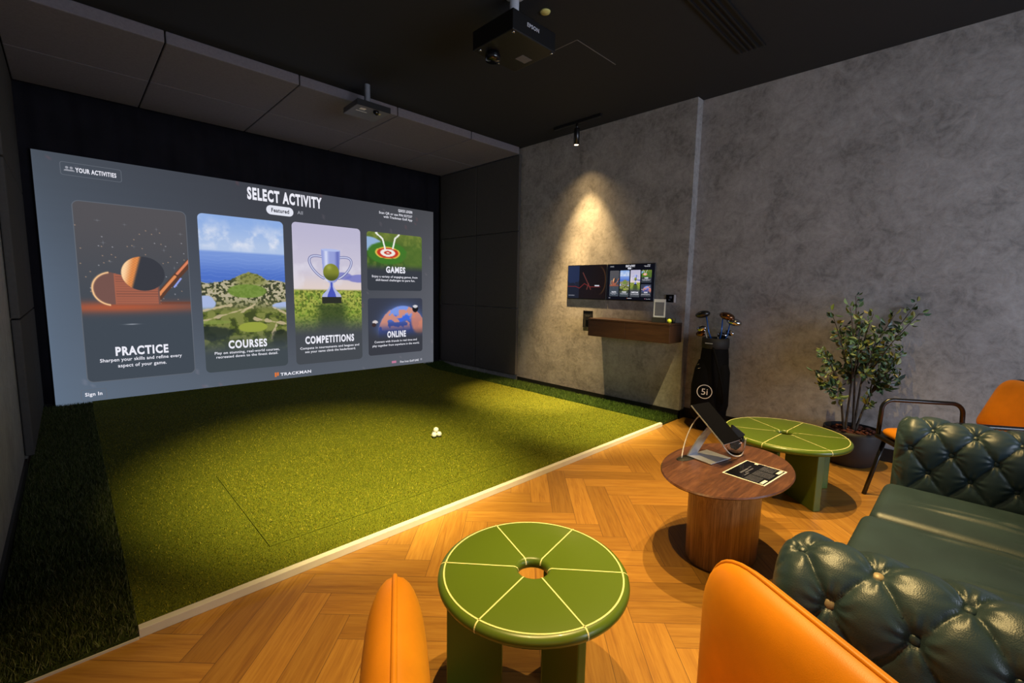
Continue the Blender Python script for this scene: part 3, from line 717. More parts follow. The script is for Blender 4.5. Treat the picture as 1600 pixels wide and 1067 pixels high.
# projection screen: the fabric carries the projected page
def paint_page():
    h, w = 90, 160; u, t = np.meshgrid(np.linspace(0, 1, w), np.linspace(0, 1, h))
    tl, tm, tr = np.array((74, 82, 93)), np.array((62, 64, 72)), np.array((74, 75, 80))
    ml, mm, mr = np.array((90, 104, 122)), np.array((68, 71, 79)), np.array((90, 92, 100))
    bl, bm, br = np.array((96, 112, 132)), np.array((88, 95, 106)), np.array((98, 101, 110))
    def row(a, b, c): return np.where((u < 0.5)[..., None], lerp(a, b, np.clip(u*2, 0, 1)**0.6), lerp(b, c, np.clip(u*2-1, 0, 1)**1.6))
    T, Mi, B = row(tl, tm, tr), row(ml, mm, mr), row(bl, bm, br)
    img = np.where((t < 0.5)[..., None], T*(1-np.clip(t*2, 0, 1))[..., None]+Mi*np.clip(t*2, 0, 1)[..., None], Mi*(1-np.clip(t*2-1, 0, 1))[..., None]+B*np.clip(t*2-1, 0, 1)[..., None])
    rng = np.random.default_rng(9)
    for k in range(70):
        i, j = rng.integers(0, h), rng.integers(0, w); img[i, j] += (14, 10, 10) if k % 4 else (16, 3, 2)
    return img
scr = bpy.data.objects.new('projection_screen', card_mesh('projection_screen', 0, UW, 0, UH, 0, paint_page(), 0, 'projected_picture'))
COL.objects.link(scr); scr.location = (-0.153, YS, 0.045)
tag(scr, 'wide projection screen glowing with the golf activity menu in front of the black curtain', 'projection screen')
hem = MB()
for a0, a1, b0, b1 in ((-0.004, UW+0.004, -0.004, UH+0.004),): hem.box(a0, a1, 0.003, 0.008, b0, b1)
hem.build('backing_cloth', 'black_matte', scr)
ui = ui_parts(scr, 1, 'projected_picture')

# ------------------------------------------------------------------ two monitors on the pier
TVZ0, TVZ1 = 1.150, 1.541
MONX = 4.255
def monitor(y0, y1, label):
    t = thing('wall_monitor', label, 'monitor', (XP, (y0+y1)/2, TVZ0), 0, 'monitors on the concrete wall')
    w = (y0-y1)/2
    MB().box(MONX-XP, -0.004, -w, w, 0, TVZ1-TVZ0).build('bezel', 'black_metal', t, 0.004)
    MB().box(-0.004, 0.0, -w*0.5, w*0.5, 0.1, 0.3).build('wall_bracket', 'black_matte', t)
    return t
mon_r = monitor(2.872, 2.303, 'right-hand wall monitor repeating the activity menu above the walnut shelf')
mon_l = monitor(3.424, 2.878, 'left-hand wall monitor showing a dark page with a thin red line')
def face(parent, y0, y1):
    e = bpy.data.objects.new('display', card_mesh('display', 0, UW, 0, UH, 0, np.tile(np.array((14, 15, 24.0)), (12, 20, 1)), 0, 'display_picture'))
    COL.objects.link(e); e.parent = parent
    s = (y0-y1-0.016)/UW; e.rotation_euler = (0, 0, -PI/2); e.scale = (s, s, (TVZ1-TVZ0-0.02)/UH)
    e.location = (MONX-XP-0.001, (y0-y1)/2-0.008, 0.012)
    return e, s
er, s = face(mon_r, 2.872, 2.303)
page = ui[:]
for o in ui:
    if o.parent == scr:
        c = o.copy(); COL.objects.link(c); c.parent = er; c.name = o.name
        for ch in o.children:  # captions are folded in as the display's own marks
            k = ch.copy(); COL.objects.link(k); k.parent = er; k.name = ch.name.split('.')[0]
el, s = face(mon_l, 3.424, 2.878)
def paint_graph():
    h, w = 110, 190; u, t = np.meshgrid(np.linspace(0, 1, w), np.linspace(0, 1, h)); n = vnoise(h, w, 16, 41)
    img = lerp((20, 17, 22), (26, 18, 18), sm_(u, 0.3, 1))
    over(img, (u < 0.31).astype(float)*0.9, (36, 48, 80)); over(img, ((u < 0.31) & (t > 0.42+0.2*n)).astype(float)*0.8, (26, 30, 40))
    over(img, np.exp(-((np.hypot((u-0.82)/0.17, (t-0.45)/0.42)-1)/0.06)**2)*sm_(u, 0.8, 0.98)*0.6, (110, 74, 40))
    for a in ((0.41, 0.22, 0.62, 0.72), (0.52, 0.72, 0.56, 0.55)): over(img, sm_(seg(u, t*0.7, a[0], a[1]*0.7, a[2], a[3]*0.7), 0.02, 0.006)*0.8, (110, 56, 52))
    P = ((0, 0.64), (0.22, 0.64), (0.32, 0.69), (0.45, 0.55), (0.58, 0.63), (0.62, 0.65), (0.86, 0.64))
    for a, b in zip(P[:-1], P[1:]): over(img, sm_(seg(u, t*0.7, a[0], a[1]*0.7, b[0], b[1]*0.7), 0.010, 0.004), (118, 40, 42))
    over(img, ((np.abs(u-0.78) < 0.06) & (np.abs(t-0.61) < 0.018)).astype(float), (200, 200, 210))
    over(img, ((u > 0.02) & (u < 0.20) & (np.abs(t-0.92) < 0.012) & (np.sin(u*160) > -0.3)).astype(float)*0.7, (190, 190, 200))
    return img
me = card_mesh('display', 0, UW, 0, UH, 0, paint_graph(), 0, 'display_picture'); el.data = me

# ------------------------------------------------------------------ floating shelf, sign, wall boxes and small things
sh = thing('floating_shelf', 'dark walnut floating wall shelf cabinet below the monitors', 'shelf', (XP, 2.47, 0.765), 0)
Y0, Y1, SXF, SH = 2.93-2.47, 1.995-2.47, -0.25, 0.19
MB().box(SXF, 0, Y1, Y0, SH-0.02, SH).build('top_board', 'walnut_shelf', sh, 0.002)
MB().box(SXF+0.014, 0, Y1+0.001, Y0-0.001, 0, SH-0.022).build('carcass', 'walnut_shelf', sh)
for a, b in ((Y1, -0.002+0.0), (0.002, Y0)): MB().box(SXF, SXF+0.013, a, b, 0.0, SH-0.023).build('drawer_front', 'walnut_shelf', sh, 0.001)
sg = thing('sign_holder', 'small white upright sign card in a black stand on the shelf', 'sign', (4.10, 2.15, 0.956), math.radians(12))
MB().box(-0.03, 0.03, -0.062, 0.062, 0, 0.05).build('stand', 'black_matte', sg, 0.003)
MB().box(-0.007, 0.0, -0.056, 0.056, 0.05, 0.225).build('card', 'card_grey', sg)
MB().box(-0.0085, -0.0068, -0.044, 0.044, 0.066, 0.196).build('printed_panel', 'sign_grey', sg)
def cup(y, label):
    o = MB().lathe([(0.0, 0), (0.017, 0), (0.019, 0.045), (0.016, 0.045), (0.015, 0.006), (0.0, 0.006)], n=20).build('tee_cup', 'black_matte')
    o.location = (4.12, y, 0.956); tag(o, label, 'cup')
cup(2.055, 'small black cup on the shelf between the white sign and the yellow ball')
cup(2.012, 'small black cup at the right end of the shelf past the yellow ball')
o = MB().ball((0, 0, 0), 0.0214, 18).build('golf_ball', 'ball_yellow'); o.location = (4.10, 2.034, 0.956+0.0214); o.location.x = 4.08
tag(o, 'yellow-green golf ball on the shelf between two black cups', 'ball')
so = thing('socket_box', 'black recessed wall socket box beside the left end of the shelf', 'socket', (XP, 3.12, 0.83), 0)
fr = MB()
for a, b, c, d in ((-0.066, 0.066, 0, 0.008), (-0.066, 0.066, 0.182, 0.19), (-0.066, -0.058, 0, 0.19), (0.058, 0.066, 0, 0.19)): fr.box(-0.006, 0, a, b, c, d)
fr.build('frame', 'black_paint', so); MB().box(-0.002, 0, -0.058, 0.058, 0.008, 0.182).build('back_plate', 'black_matte', so)
MB().box(-0.014, -0.002, -0.03, 0.03, 0.08, 0.13).build('plug', 'black_paint', so, 0.003)
pl = thing('control_panel', 'small black wall control plate beside the right end of the monitors', 'switch', (XP, 2.125, 1.15), 0)
MB().box(-0.012, 0, -0.047, 0.047, 0, 0.075).build('plate', 'white_plastic', pl, 0.002)
MB().box(-0.014, -0.011, -0.034, 0.047, 0.0, 0.075).build('key_panel', 'screen_black', pl)
MB().box(-0.016, -0.013, -0.015, 0.01, 0.04, 0.06).box(-0.016, -0.013, 0.0, 0.02, 0.018, 0.030).build('key', 'sign_grey', pl)

# ------------------------------------------------------------------ ceiling fittings
tr = thing('light_track', 'short black ceiling light track above the concrete monitor wall', 'light track', (4.0, 3.16, ZC), 0)
MB().box(-0.018, 0.018, -0.31, 0.31, -0.03, 0).build('rail', 'black_paint', tr, 0.002)
spx, spy = 4.0, 3.16
sp = thing('spotlight', 'black cylindrical spotlight shining down the concrete monitor wall', 'spotlight', (spx, spy, ZC-0.03), 0)
MB().lathe([(0.0, 0), (0.012, 0), (0.012, -0.05), (0.0, -0.05)], n=16).build('stem', 'black_metal', sp)
MB().lathe([(0.0, -0.048), (0.029, -0.05), (0.031, -0.06), (0.031, -0.215), (0.024, -0.215), (0.0245, -0.205), (0, -0.205)], n=28).build('housing', 'black_metal', sp)
emit('lamp_face', (255, 226, 180), 6.0)
MB().lathe([(0.0, -0.208), (0.0238, -0.208), (0.0238, -0.2145), (0, -0.2145)], n=24).build('lens', 'lamp_face', sp)
WSC = (1.0, 0.67, 0.29)
spot('wall_spot', (spx, spy, ZC-0.25), (3.85, 3.55, 0.0), 880, 41, 0.8, WSC, 0.02)
spot('wall_spot', (spx, spy, ZC-0.25), (4.2, spy, 0.0), 400, 58, 1.0, WSC, 0.02)
spot('wall_spot', (spx, spy, ZC-0.25), (4.0, 3.3, 0.0), 30, 110, 1.0, WSC, 0.02)

vt = thing('ceiling_vent', 'long black linear slot air vent in the ceiling', 'vent', (2.3, 1.33, ZC), 0)
MB().box(-1.42, 1.42, -0.085, 0.085, -0.004, 0).build('backing', 'black_matte', vt)
for y in (-0.082, -0.036, 0.0, 0.036, 0.082):
    MB().box(-1.42, 1.42, y-0.006, y+0.006, -0.016, -0.004).build('slat', 'black_paint', vt)
o = MB().lathe([(0.0, -0.008), (0.03, -0.008), (0.035, 0.0)], (2.336, 2.137, ZC), 24).build('sprinkler_cover', 'yellow_label'); tag(o, 'small round dull yellow sprinkler cover on the ceiling behind the large projector', 'sprinkler cover')

pj = thing('projector', 'large black projector hanging from the ceiling on a pole', 'projector', (2.14, 2.22, 0), 0)
MB().box(-0.19, 0.19, -0.185, 0.185, 2.75, 2.87).build('body', 'black_paint', pj, 0.008)
MB().lathe([(0.0, ZC), (0.06, ZC), (0.06, ZC-0.012), (0.028, ZC-0.012), (0.028, 2.87), (0, 2.87)], (-0.06, -0.06, 0), 24).build('mounting_pole', 'white_plastic', pj)
MB().lathe([(0.0, 0.0), (0.045, 0.0), (0.05, 0.03), (0.04, 0.055), (0.0, 0.045)], (-0.09, 0.10, 2.70), 28).build('lens', 'screen_black', pj)
for x, y in ((-0.17, 0.13), (0.17, -0.17), (0.02, 0.17), (-0.17, -0.17)): MB().lathe([(0, 2.742), (0.009, 2.742), (0.009, 2.751), (0, 2.751)], (x, y, 0), 12).build('foot', 'chrome', pj)
MB().box(0.06, 0.15, -0.02, 0.05, 2.7492, 2.7508).build('label_sticker', 'grey_plastic', pj)
v, f = text_data('EPSON', 0.022, 0, 0, 1.0, 'CENTER', 0.03)
MB().add([(x, -0.1862, 2.81+y) for x, y in v], f, 0, False).build('lettering', 'white_plastic', pj).location.x = -0.02
p2 = thing('projector', 'small flat projector on a pole below the front edge of the ceiling panels', 'projector', (2.04, 4.02, 0), math.radians(-1))
MB().hexa([(-0.155, -0.15, 2.80), (0.155, -0.15, 2.80), (0.15, 0.15, 2.80), (-0.15, 0.15, 2.80)], [(-0.155, -0.15, 2.85), (0.155, -0.15, 2.85), (0.15, 0.15, 2.85), (-0.15, 0.15, 2.85)]).build('body', 'grey_plastic', p2, 0.006)
MB().box(-0.157, 0.157, -0.153, -0.150, 2.80, 2.85).build('rear_panel', 'black_matte', p2)
MB().lathe([(0.0, 2.85), (0.075, 2.85), (0.08, 2.87), (0.05, 2.885), (0.026, 2.885), (0.026, ZC), (0, ZC)], (0, -0.02, 0), 28).build('mounting_pole', 'white_plastic', p2)
MB().ball((0.035, -0.115, 2.79), 0.026, 20).build('lens', 'screen_black', p2)
MB().box(-0.10, -0.05, -0.10, -0.06, 2.7985, 2.8005).build('white_sticker', 'paper_white', p2)
MB().box(0.03, 0.10, -0.08, -0.055, 2.7985, 2.8005).build('yellow_sticker', 'yellow_label', p2)
MB().box(-0.11, -0.01, -0.025, -0.018, 2.7985, 2.8005).build('printed_strip', 'paper_white', p2)

# ------------------------------------------------------------------ round lacquered tables with citrus-slice lines
def slice_table(name, label, loc, R, h, rh, th, rot, legs, leg_in, leg_out, lw, cat='table'):
    t = thing(name, label, cat, loc, rot)
    r = th/2; prof = []
    for k in range(9): q = -PI/2+PI*k/8; prof.append((R-r+r*math.cos(q), h-r+r*math.sin(q)))
    for k in range(9): q = PI/2+PI*k/8; prof.append((rh+r*0.8+r*0.8*math.cos(q), h-r+r*math.sin(q)))
    MB().lathe(prof, n=96, close=True).build('top', 'green_lacquer', t)
    ln = MB(); e = 0.0007
    lr = R-r*1.05
    ln.lathe([(lr-0.0022, h-0.0008), (lr-0.0022, h+e), (lr+0.0022, h+e), (lr+0.0022, h-0.0008)], n=96, close=True, smooth=False)
    for k in range(6):
        a = k*PI/3; ca, sa = math.cos(a), math.sin(a); path = []
        for q in np.linspace(PI*0.98, PI/2, 7): path.append((rh+r*0.8+(r*0.8+e)*math.cos(q), h-r+(r+e)*math.sin(q)))
        for q in np.linspace(PI/2, -PI*0.15, 8): path.append((R-r+(r+e)*math.cos(q), h-r+(r+e)*math.sin(q)))
        A = [(x*ca-0.002*sa, x*sa+0.002*ca, z) for x, z in path]; B = [(x*ca+0.002*sa, x*sa-0.002*ca, z) for x, z in path]
        ln.grid([A, B], 0, False)
    ln.build('inlay_lines', 'line_cream', t)
    for a in legs:
        o = MB().box(leg_in, leg_out, -lw/2, lw/2, 0, h-th+0.002).build('leg', 'green_lacquer', t, 0.004)
        o.rotation_euler = (0, 0, math.radians(a)-rot)
    return t
slice_table('side_table', 'round green lacquered table with citrus-slice lines, nearest the camera beside the orange chair', (0.918, 0.832, 0), 0.275, 0.445, 0.042, 0.034, math.radians(132), (132, 252, 12), 0.085, 0.252, 0.026)
slice_table('side_table', 'low round green lacquered table with citrus-slice lines between the walnut table and the plant', (3.225, 0.785, 0), 0.357, 0.375, 0.043, 0.034, math.radians(-64), (231, 321, 51, 141), 0.05, 0.315, 0.044)

# ------------------------------------------------------------------ walnut drum table with tablet, glass, leaflet
wt = thing('drum_table', 'oval walnut side table on a thick drum base beside the sofa', 'table', (2.197, 0.761, 0), 0)
MB().lathe([(0.0, 0.395), (0.262, 0.395), (0.322, 0.418), (0.326, 0.424), (0.322, 0.43), (0.0, 0.43)], n=96, smooth=False, sx=1.22, sy=0.828).build('top', 'walnut', wt)
MB().lathe([(0.0, 0.0), (0.192, 0.0), (0.195, 0.006), (0.197, 0.30), (0.205, 0.36), (0.214, 0.394), (0.0, 0.394)], n=72, sx=1.12, sy=0.76).build('drum_base', 'walnut_drum', wt)
mb = MB(); mb.lathe([(0.0, 0.4302), (0.04, 0.4302), (0.04, 0.4312), (0.0, 0.4312)], (0, 0.0, 0), 24, sx=1.6, sy=0.75)
o = mb.build('cable_grommet', 'black_matte', wt); o.location = (-0.045, 0.180, 0); o.rotation_euler = (0, 0, math.radians(-14))
TT = 0.4302
ts = thing('tablet_stand', 'silver L-shaped tablet stand on the walnut table', 'tablet stand', (2.245, 0.868, TT), math.radians(-12))
MB().box(-0.082, 0.082, -0.068, 0.068, 0.0015, 0.007).build('base_plate', 'silver', ts, 0.002)
def strip(mb, pts, w, th):
    A = [];
    for p in pts:
        A.append([(p[0]-w/2, p[1], p[2]), (p[0]+w/2, p[1], p[2]), (p[0]+w/2, p[1]+th, p[2]+th*0.4), (p[0]-w/2, p[1]+th, p[2]+th*0.4), (p[0]-w/2, p[1], p[2])])
    mb.grid(A, 0, False)
mb = MB(); strip(mb, [(-0.045, 0.062, 0.004), (-0.042, 0.055, 0.02), (-0.02, 0.025, 0.10), (-0.004, 0.0, 0.145), (0.0, -0.008, 0.160)], 0.075, 0.006)
mb.build('upright', 'silver', ts)
tb = thing('tablet', 'black tablet tilted on the silver stand on the walnut table', 'tablet', (2.255, 0.852, 0.612), 0)
TAB = tb
bd = MB().box(-0.0825, 0.0825, -0.1175, 0.1175, -0.004, 0.004).build('body', 'silver', tb, 0.002)
MB().box(-0.082, 0.082, -0.117, 0.117, 0.0035, 0.0046).build('display', 'tablet_black', tb)
def rodr(w):
    w = Vector(w); return Matrix.Rotation(w.length, 3, w.normalized()) if w.length > 1e-9 else Matrix.Identity(3)
Rm = rodr((-0.068, 0.047, -0.109))
ta = Rm @ Vector((1, 0, 0)); tbv = Rm @ Vector((0, 0.717, 0.697)); tn = ta.cross(tbv)
Mx = Matrix((ta, tbv, tn)).transposed().to_4x4(); Mx.translation = tb.location; tb.matrix_world = Mx
cb = MB()
def bez(pts, n=24):
    out = []
    for i in range(n+1):
        t = i/n; P = [Vector(p) for p in pts]
        while len(P) > 1: P = [P[k].lerp(P[k+1], t) for k in range(len(P)-1)]
        out.append(P[0])
    return out
cb.tube(bez([(2.13, 0.955, 0.432), (2.17, 0.97, 0.50), (2.20, 0.95, 0.62), (2.235, 0.92, 0.655), (2.25, 0.90, 0.64)]), 0.0028, 8)
cb.tube(bez([(2.25, 0.90, 0.64), (2.28, 0.86, 0.60), (2.20, 0.79, 0.46), (2.30, 0.76, 0.44), (2.395, 0.765, 0.436)])+bez([(2.395, 0.765, 0.436), (2.44, 0.77, 0.44), (2.40, 0.755, 0.50), (2.375, 0.745, 0.53)])[1:], 0.0028, 8)
tag(cb.build('charging_cable', 'cable_white'), 'thin white charging cable looped around the tablet stand', 'cable')
gl = thing('water_glass', 'rounded clear glass tumbler with a dark napkin on the walnut table behind the tablet', 'glass', (2.405, 0.80, TT+0.001), 0)
MB().lathe([(0.0, 0.0), (0.022, 0.0), (0.036, 0.012), (0.043, 0.035), (0.041, 0.06), (0.034, 0.095), (0.0325, 0.095), (0.0395, 0.06), (0.0415, 0.035), (0.034, 0.014), (0.02, 0.006), (0, 0.006)], n=40).build('bowl', 'clear_glass', gl)
ndx, ndy = 0.714, -0.70; vx, vy = 0.70, 0.714   # across and along the fold
prof = [(-0.026, 0.030), (0.002, 0.018), (0.026, 0.040), (0.030, 0.088), (0.044, 0.104), (0.010, 0.130), (-0.028, 0.156), (-0.033, 0.120)]
mb = MB(); mb.hexa([(u*ndx*0.96-0.007*vx, u*ndy*0.96-0.007*vy, z) for u, z in prof], [(u*ndx*0.96+0.009*vx, u*ndy*0.96+0.009*vy, z*0.97) for u, z in prof]); mb.build('napkin', 'black_matte', gl, 0.003)
lf = thing('leaflet', 'black and white printed leaflet lying on the walnut table', 'leaflet', (2.2175, 0.645, TT+0.0005), math.radians(-5))
MB().box(-0.126, 0.126, -0.092, 0.092, 0, 0.001).build('sheet', 'paper_white', lf)
MB().box(-0.120, 0.120, -0.086, 0.086, 0.001, 0.0013).build('printed_panel', 'screen_black', lf)
mb = MB(); rl = random.Random(4)
for x0, x1, y, hh in ((-0.06, 0.02, 0.035, 0.008), (-0.04, 0.04, 0.022, 0.006), (-0.075, -0.03, 0.012, 0.005), (0.03, 0.06, 0.04, 0.005)): mb.box(x0, x1, y, y+hh, 0.0013, 0.0016)
for c in range(3):
    for r in range(13):
        x = -0.112+0.078*c; y = -0.002-0.006*r
        if r > 9 and c != 1: continue
        while x < -0.112+0.078*c+0.068:
            w = rl.uniform(0.004, 0.014); mb.box(x, min(x+w, -0.112+0.078*c+0.068), y, y+0.0026, 0.0013, 0.0016); x += w+0.003
mb.build('printed_lines', 'sign_grey', lf)
for x0, x1, y0, y1 in ((-0.112, -0.06, -0.08, -0.066), (0.06, 0.112, -0.08, -0.066), (0.10, 0.115, 0.03, 0.045)): MB().box(x0, x1, y0, y1, 0.0013, 0.0016).build('printed_box', 'paper_white', lf)

# ------------------------------------------------------------------ golf balls in a little pyramid
br = 0.0214; bz = TZ+0.008; c0 = Vector((2.085, 3.0, bz+br)); dirs = [Vector((math.cos(a), math.sin(a), 0)) for a in (math.radians(198), math.radians(318), math.radians(78))]
pos = [c0+d*(br*2/math.sqrt(3)) for d in dirs]+[c0+Vector((0, 0, br*2*math.sqrt(2/3)))]
lab = ['white golf ball at the bottom left of the small pile on the turf', 'white golf ball at the bottom right of the small pile on the turf',
       'white golf ball at the back of the small pile on the turf', 'white golf ball on top of the small pile on the turf']
for q, l in zip(pos, lab):
    o = MB().ball((0, 0, 0), br, 24).build('golf_ball', 'ball_white'); o.location = q; tag(o, l, 'ball', 'golf balls piled on the turf')

# ------------------------------------------------------------------ golf bag and clubs
BX, BY = 4.17, 1.625
bg = thing('golf_bag', 'black golf bag with a round white emblem standing against the concrete wall', 'golf bag', (BX, BY, 0), 0)
def loft(mb, secs, n=40, mat=0, caps=True):
    P = []
    for (cx_, cy_, z, rx, ry) in secs: P.append([(cx_+rx*math.cos(2*PI*j/n), cy_+ry*math.sin(2*PI*j/n), z) for j in range(n)]+[(cx_+rx, cy_, z)])
    mb.grid(P, mat)
    if caps: mb.add(P[0][:n], [tuple(range(n-1, -1, -1))], mat, False); mb.add(P[-1][:n], [tuple(range(n))], mat, False)
mb = MB(); loft(mb, [(0, 0, 0.005, 0.11, 0.115), (0, 0, 0.03, 0.125, 0.128), (0, 0, 0.2, 0.128, 0.130), (0, 0, 0.5, 0.126, 0.128), (0, 0, 0.68, 0.116, 0.118), (0, 0, 0.76, 0.108, 0.110)])
mb.build('body', 'bag_black', bg)
mb = MB(); mb.lathe([(0.108, 0.755), (0.114, 0.76), (0.116, 0.80), (0.114, 0.845), (0.104, 0.85), (0.10, 0.84), (0.10, 0.80), (0, 0.795)], n=40); mb.build('top_collar', 'black_matte', bg)
mb = MB(); loft(mb, [(-0.035, 0.05, 0.10, 0.085, 0.09), (-0.05, 0.055, 0.14, 0.10, 0.105), (-0.055, 0.055, 0.40, 0.10, 0.112), (-0.04, 0.05, 0.56, 0.09, 0.10), (-0.02, 0.04, 0.64, 0.085, 0.085)])
mb.build('ball_pocket', 'bag_black', bg)
mb = MB(); loft(mb, [(-0.03, -0.075, 0.2, 0.06, 0.07), (-0.035, -0.08, 0.25, 0.07, 0.078), (-0.03, -0.08, 0.55, 0.065, 0.072), (-0.02, -0.07, 0.62, 0.055, 0.06)]); mb.build('side_pocket', 'bag_black', bg)
mb = MB(); mb.tube(bez([(-0.10, -0.02, 0.77), (-0.20, -0.10, 0.66), (-0.17, -0.17, 0.40), (-0.08, -0.13, 0.28)]), 0.010, 8); mb.build('strap', 'bag_black', bg)
for z, y, w in ((0.565, 0.10, 0.03), (0.60, 0.10, 0.02)): MB().tube([(-0.12, y, z), (-0.128, y-w, z+0.012)], 0.003, 8).build('zip_pull', 'chrome', bg)
MB().box(-0.118, -0.112, -0.02, 0.045, 0.80, 0.808).build('trim_bar', 'silver', bg)
mb = MB(); n = 40; ro, ri = 0.064, 0.058
mb.add([(0, r*math.cos(2*PI*j/n), r*math.sin(2*PI*j/n)) for r in (ro, ri) for j in range(n)], [(j, (j+1) % n, n+(j+1) % n, n+j) for j in range(n)], 0, False)
v, f = text_data('5i', 0.055, 0, -0.0275, 1.05, 'CENTER', 0.0)
mb.add([(0, -x, y) for x, y in v], f, 0, False)
em = mb.build('emblem', 'paper_white', bg); ang = math.radians(24); em.rotation_euler = (0, 0, ang)
em.location = (-0.055-0.106*math.cos(ang)-0.002, 0.055-0.114*math.sin(ang)-0.002, 0.372)
def at(px, py, x): # point on the plane X = x under an image pixel
    d = _f+CR*((px-800)/FPX)-CU*((py-533.5)/FPX); return Vector((0, 0, EYE))+d*(x/d.x)
clubs = [('driver', 1098, 491, 1109, 530, 'driver', 'black_metal', 'golf club with a large dark driver head, left in the bag'),
         ('fairway', 1136, 494, 1126, 530, 'driver', 'copper_head', 'golf club with a copper-tinted wood head in the middle of the bag'),
         ('fairway', 1147, 503, 1135, 532, 'driver', 'chrome', 'golf club with a bright wood head, highest on the right of the bag'),
         ('iron', 1096, 513, 1106, 534, 'iron', 'chrome', 'dark golf iron, upper one of the low left pair in the bag'),
         ('iron', 1095, 521, 1104, 536, 'iron', 'copper_head', 'bronze golf iron, lower one of the low left pair in the bag'),
         ('iron', 1128, 523, 1124, 536, 'iron', 'chrome', 'short golf iron showing just above the bag rim centre'),
         ('iron', 1139, 520, 1134, 536, 'iron', 'chrome', 'golf iron low on the right of the bag')]
for k, (nm, hx, hy, bx, by, kind, mt, lb) in enumerate(clubs):
    X = BX-0.08+0.03*k; hp = at(hx, hy, X); bp = at(bx, by, X); low = Vector((BX+(k-3)*0.012, BY+(bp.y-BY)*0.6, 0.80))
    low.y = max(min(low.y, BY+0.075), BY-0.075)
    side = 1 if hx < bx else -1   # which way the head points (+Y is picture-left)
    neck = hp+Vector((0, -0.035*side, -0.02))
    c = thing('golf_club', lb, 'golf club', low, 0, 'clubs in the golf bag'); L = lambda p: Vector(p)-low
    MB().tube([L(low), L(bp.lerp(neck, 0.3)), L(neck)], 0.0055, 8).build('shaft', 'blue_shaft' if k in (0, 1, 2) else 'silver', c)
    mb = MB()
    if kind == 'driver':
        mb.ball(L(hp), 0.066, 20, 0, (0.75, 1.0, 0.5), Matrix.Rotation(math.radians(-14*side), 3, 'X')); mb.tube([L(neck), L(hp+Vector((0, -0.012*side, -0.004)))], 0.009, 8)
    else:
        mb.ball(L(hp), 0.046, 16, 0, (0.4, 1.0, 0.6), Matrix.Rotation(math.radians(-12*side), 3, 'X')); mb.tube([L(neck), L(hp+Vector((0, -0.012*side, -0.004)))], 0.007, 8)
    mb.build('club_head', mt if kind == 'driver' or mt == 'copper_head' else 'chrome', c)

# ------------------------------------------------------------------ potted plant
PX, PY = 4.13, 0.565
pt = thing('potted_shrub', 'tall leafy artificial shrub in a round black pot against the concrete wall', 'plant', (PX, PY, 0), 0)
MB().lathe([(0.0, 0.0), (0.115, 0.0), (0.15, 0.02), (0.182, 0.10), (0.190, 0.17), (0.185, 0.24), (0.182, 0.268), (0.170, 0.268), (0.172, 0.22), (0, 0.21)], n=56).build('pot', 'pot_black', pt)
mb = MB(); rl = random.Random(8)
for k in range(170):
    a = rl.uniform(0, 2*PI); r = 0.155*math.sqrt(rl.random())
    mb.ball((r*math.cos(a), r*math.sin(a), 0.228+rl.uniform(0, 0.028)), rl.uniform(0.012, 0.022), 8, 0, (1.2, 0.8, 0.5), Matrix.Rotation(rl.uniform(0, 6), 3, 'Z') @ Matrix.Rotation(rl.uniform(-.5, .5), 3, 'X'))
mb.lathe([(0.0, 0.228), (0.166, 0.224)], n=30)
o = mb.build('bark_mulch', 'bark', pt); o['kind'] = 'stuff'
DP = (Vector((PX, PY, 0))-Vector((0, 0, EYE))).dot(_f)
def atd(px, py, d):
    v = _f+CR*((px-800)/FPX)-CU*((py-533.5)/FPX); p = Vector((0, 0, EYE))+v*d
    if p.x > 4.33: p = Vector((0, 0, EYE))+v*(4.33/v.x)
    return p
ST = [((1319, 668), (1312, 600), [(1300, 570), (1285, 545), (1272, 580), (1283, 601), (1308, 624), (1296, 610), (1291, 558)]),
      ((1321, 668), (1330, 600), [(1337, 462), (1300, 490), (1312, 512), (1322, 540), (1334, 520), (1345, 500), (1318, 575), (1328, 480)]),
      ((1333, 668), (1336, 585), [(1350, 560), (1346, 530), (1358, 505), (1365, 490), (1340, 560), (1352, 585), (1330, 555), (1330, 590)]),
      ((1334, 668), (1345, 600), [(1432, 474), (1437, 490), (1398, 492), (1385, 510), (1408, 516), (1370, 530), (1380, 545), (1362, 550)]),
      ((1336, 668), (1358, 618), [(1412, 546), (1400, 573), (1409, 592), (1388, 606), (1355, 635), (1375, 590), (1398, 560), (1380, 575)])]
leafV, leafF, leafC = [], [], []
LC = lin(np.array([(50, 76, 50), (72, 98, 60), (98, 122, 72), (42, 62, 48), (140, 150, 92), (118, 112, 54), (84, 112, 82)]))
def leaf(p, d, size):
    d = d.normalized(); s = d.cross(Vector((rl.uniform(-1, 1), rl.uniform(-1, 1), rl.uniform(0.2, 1)))).normalized(); n = d.cross(s)
    o = len(leafV); w = size*0.30; c = LC[rl.randrange(len(LC))]*rl.uniform(0.75, 1.25)
    for a, b, q in ((0, 0, 0), (0.3, 0.85, 0.12), (0.65, 0.85, 0.10), (1, 0, -0.12), (0.65, -0.85, 0.10), (0.3, -0.85, 0.12)):
        leafV.append(tuple(p+d*(a*size)+s*(b*w)+n*(q*size))); leafC.append((*c, 1))
    leafF.append((o, o+1, o+2, o+3)); leafF.append((o, o+3, o+4, o+5))
O3 = Vector((PX, PY, 0))
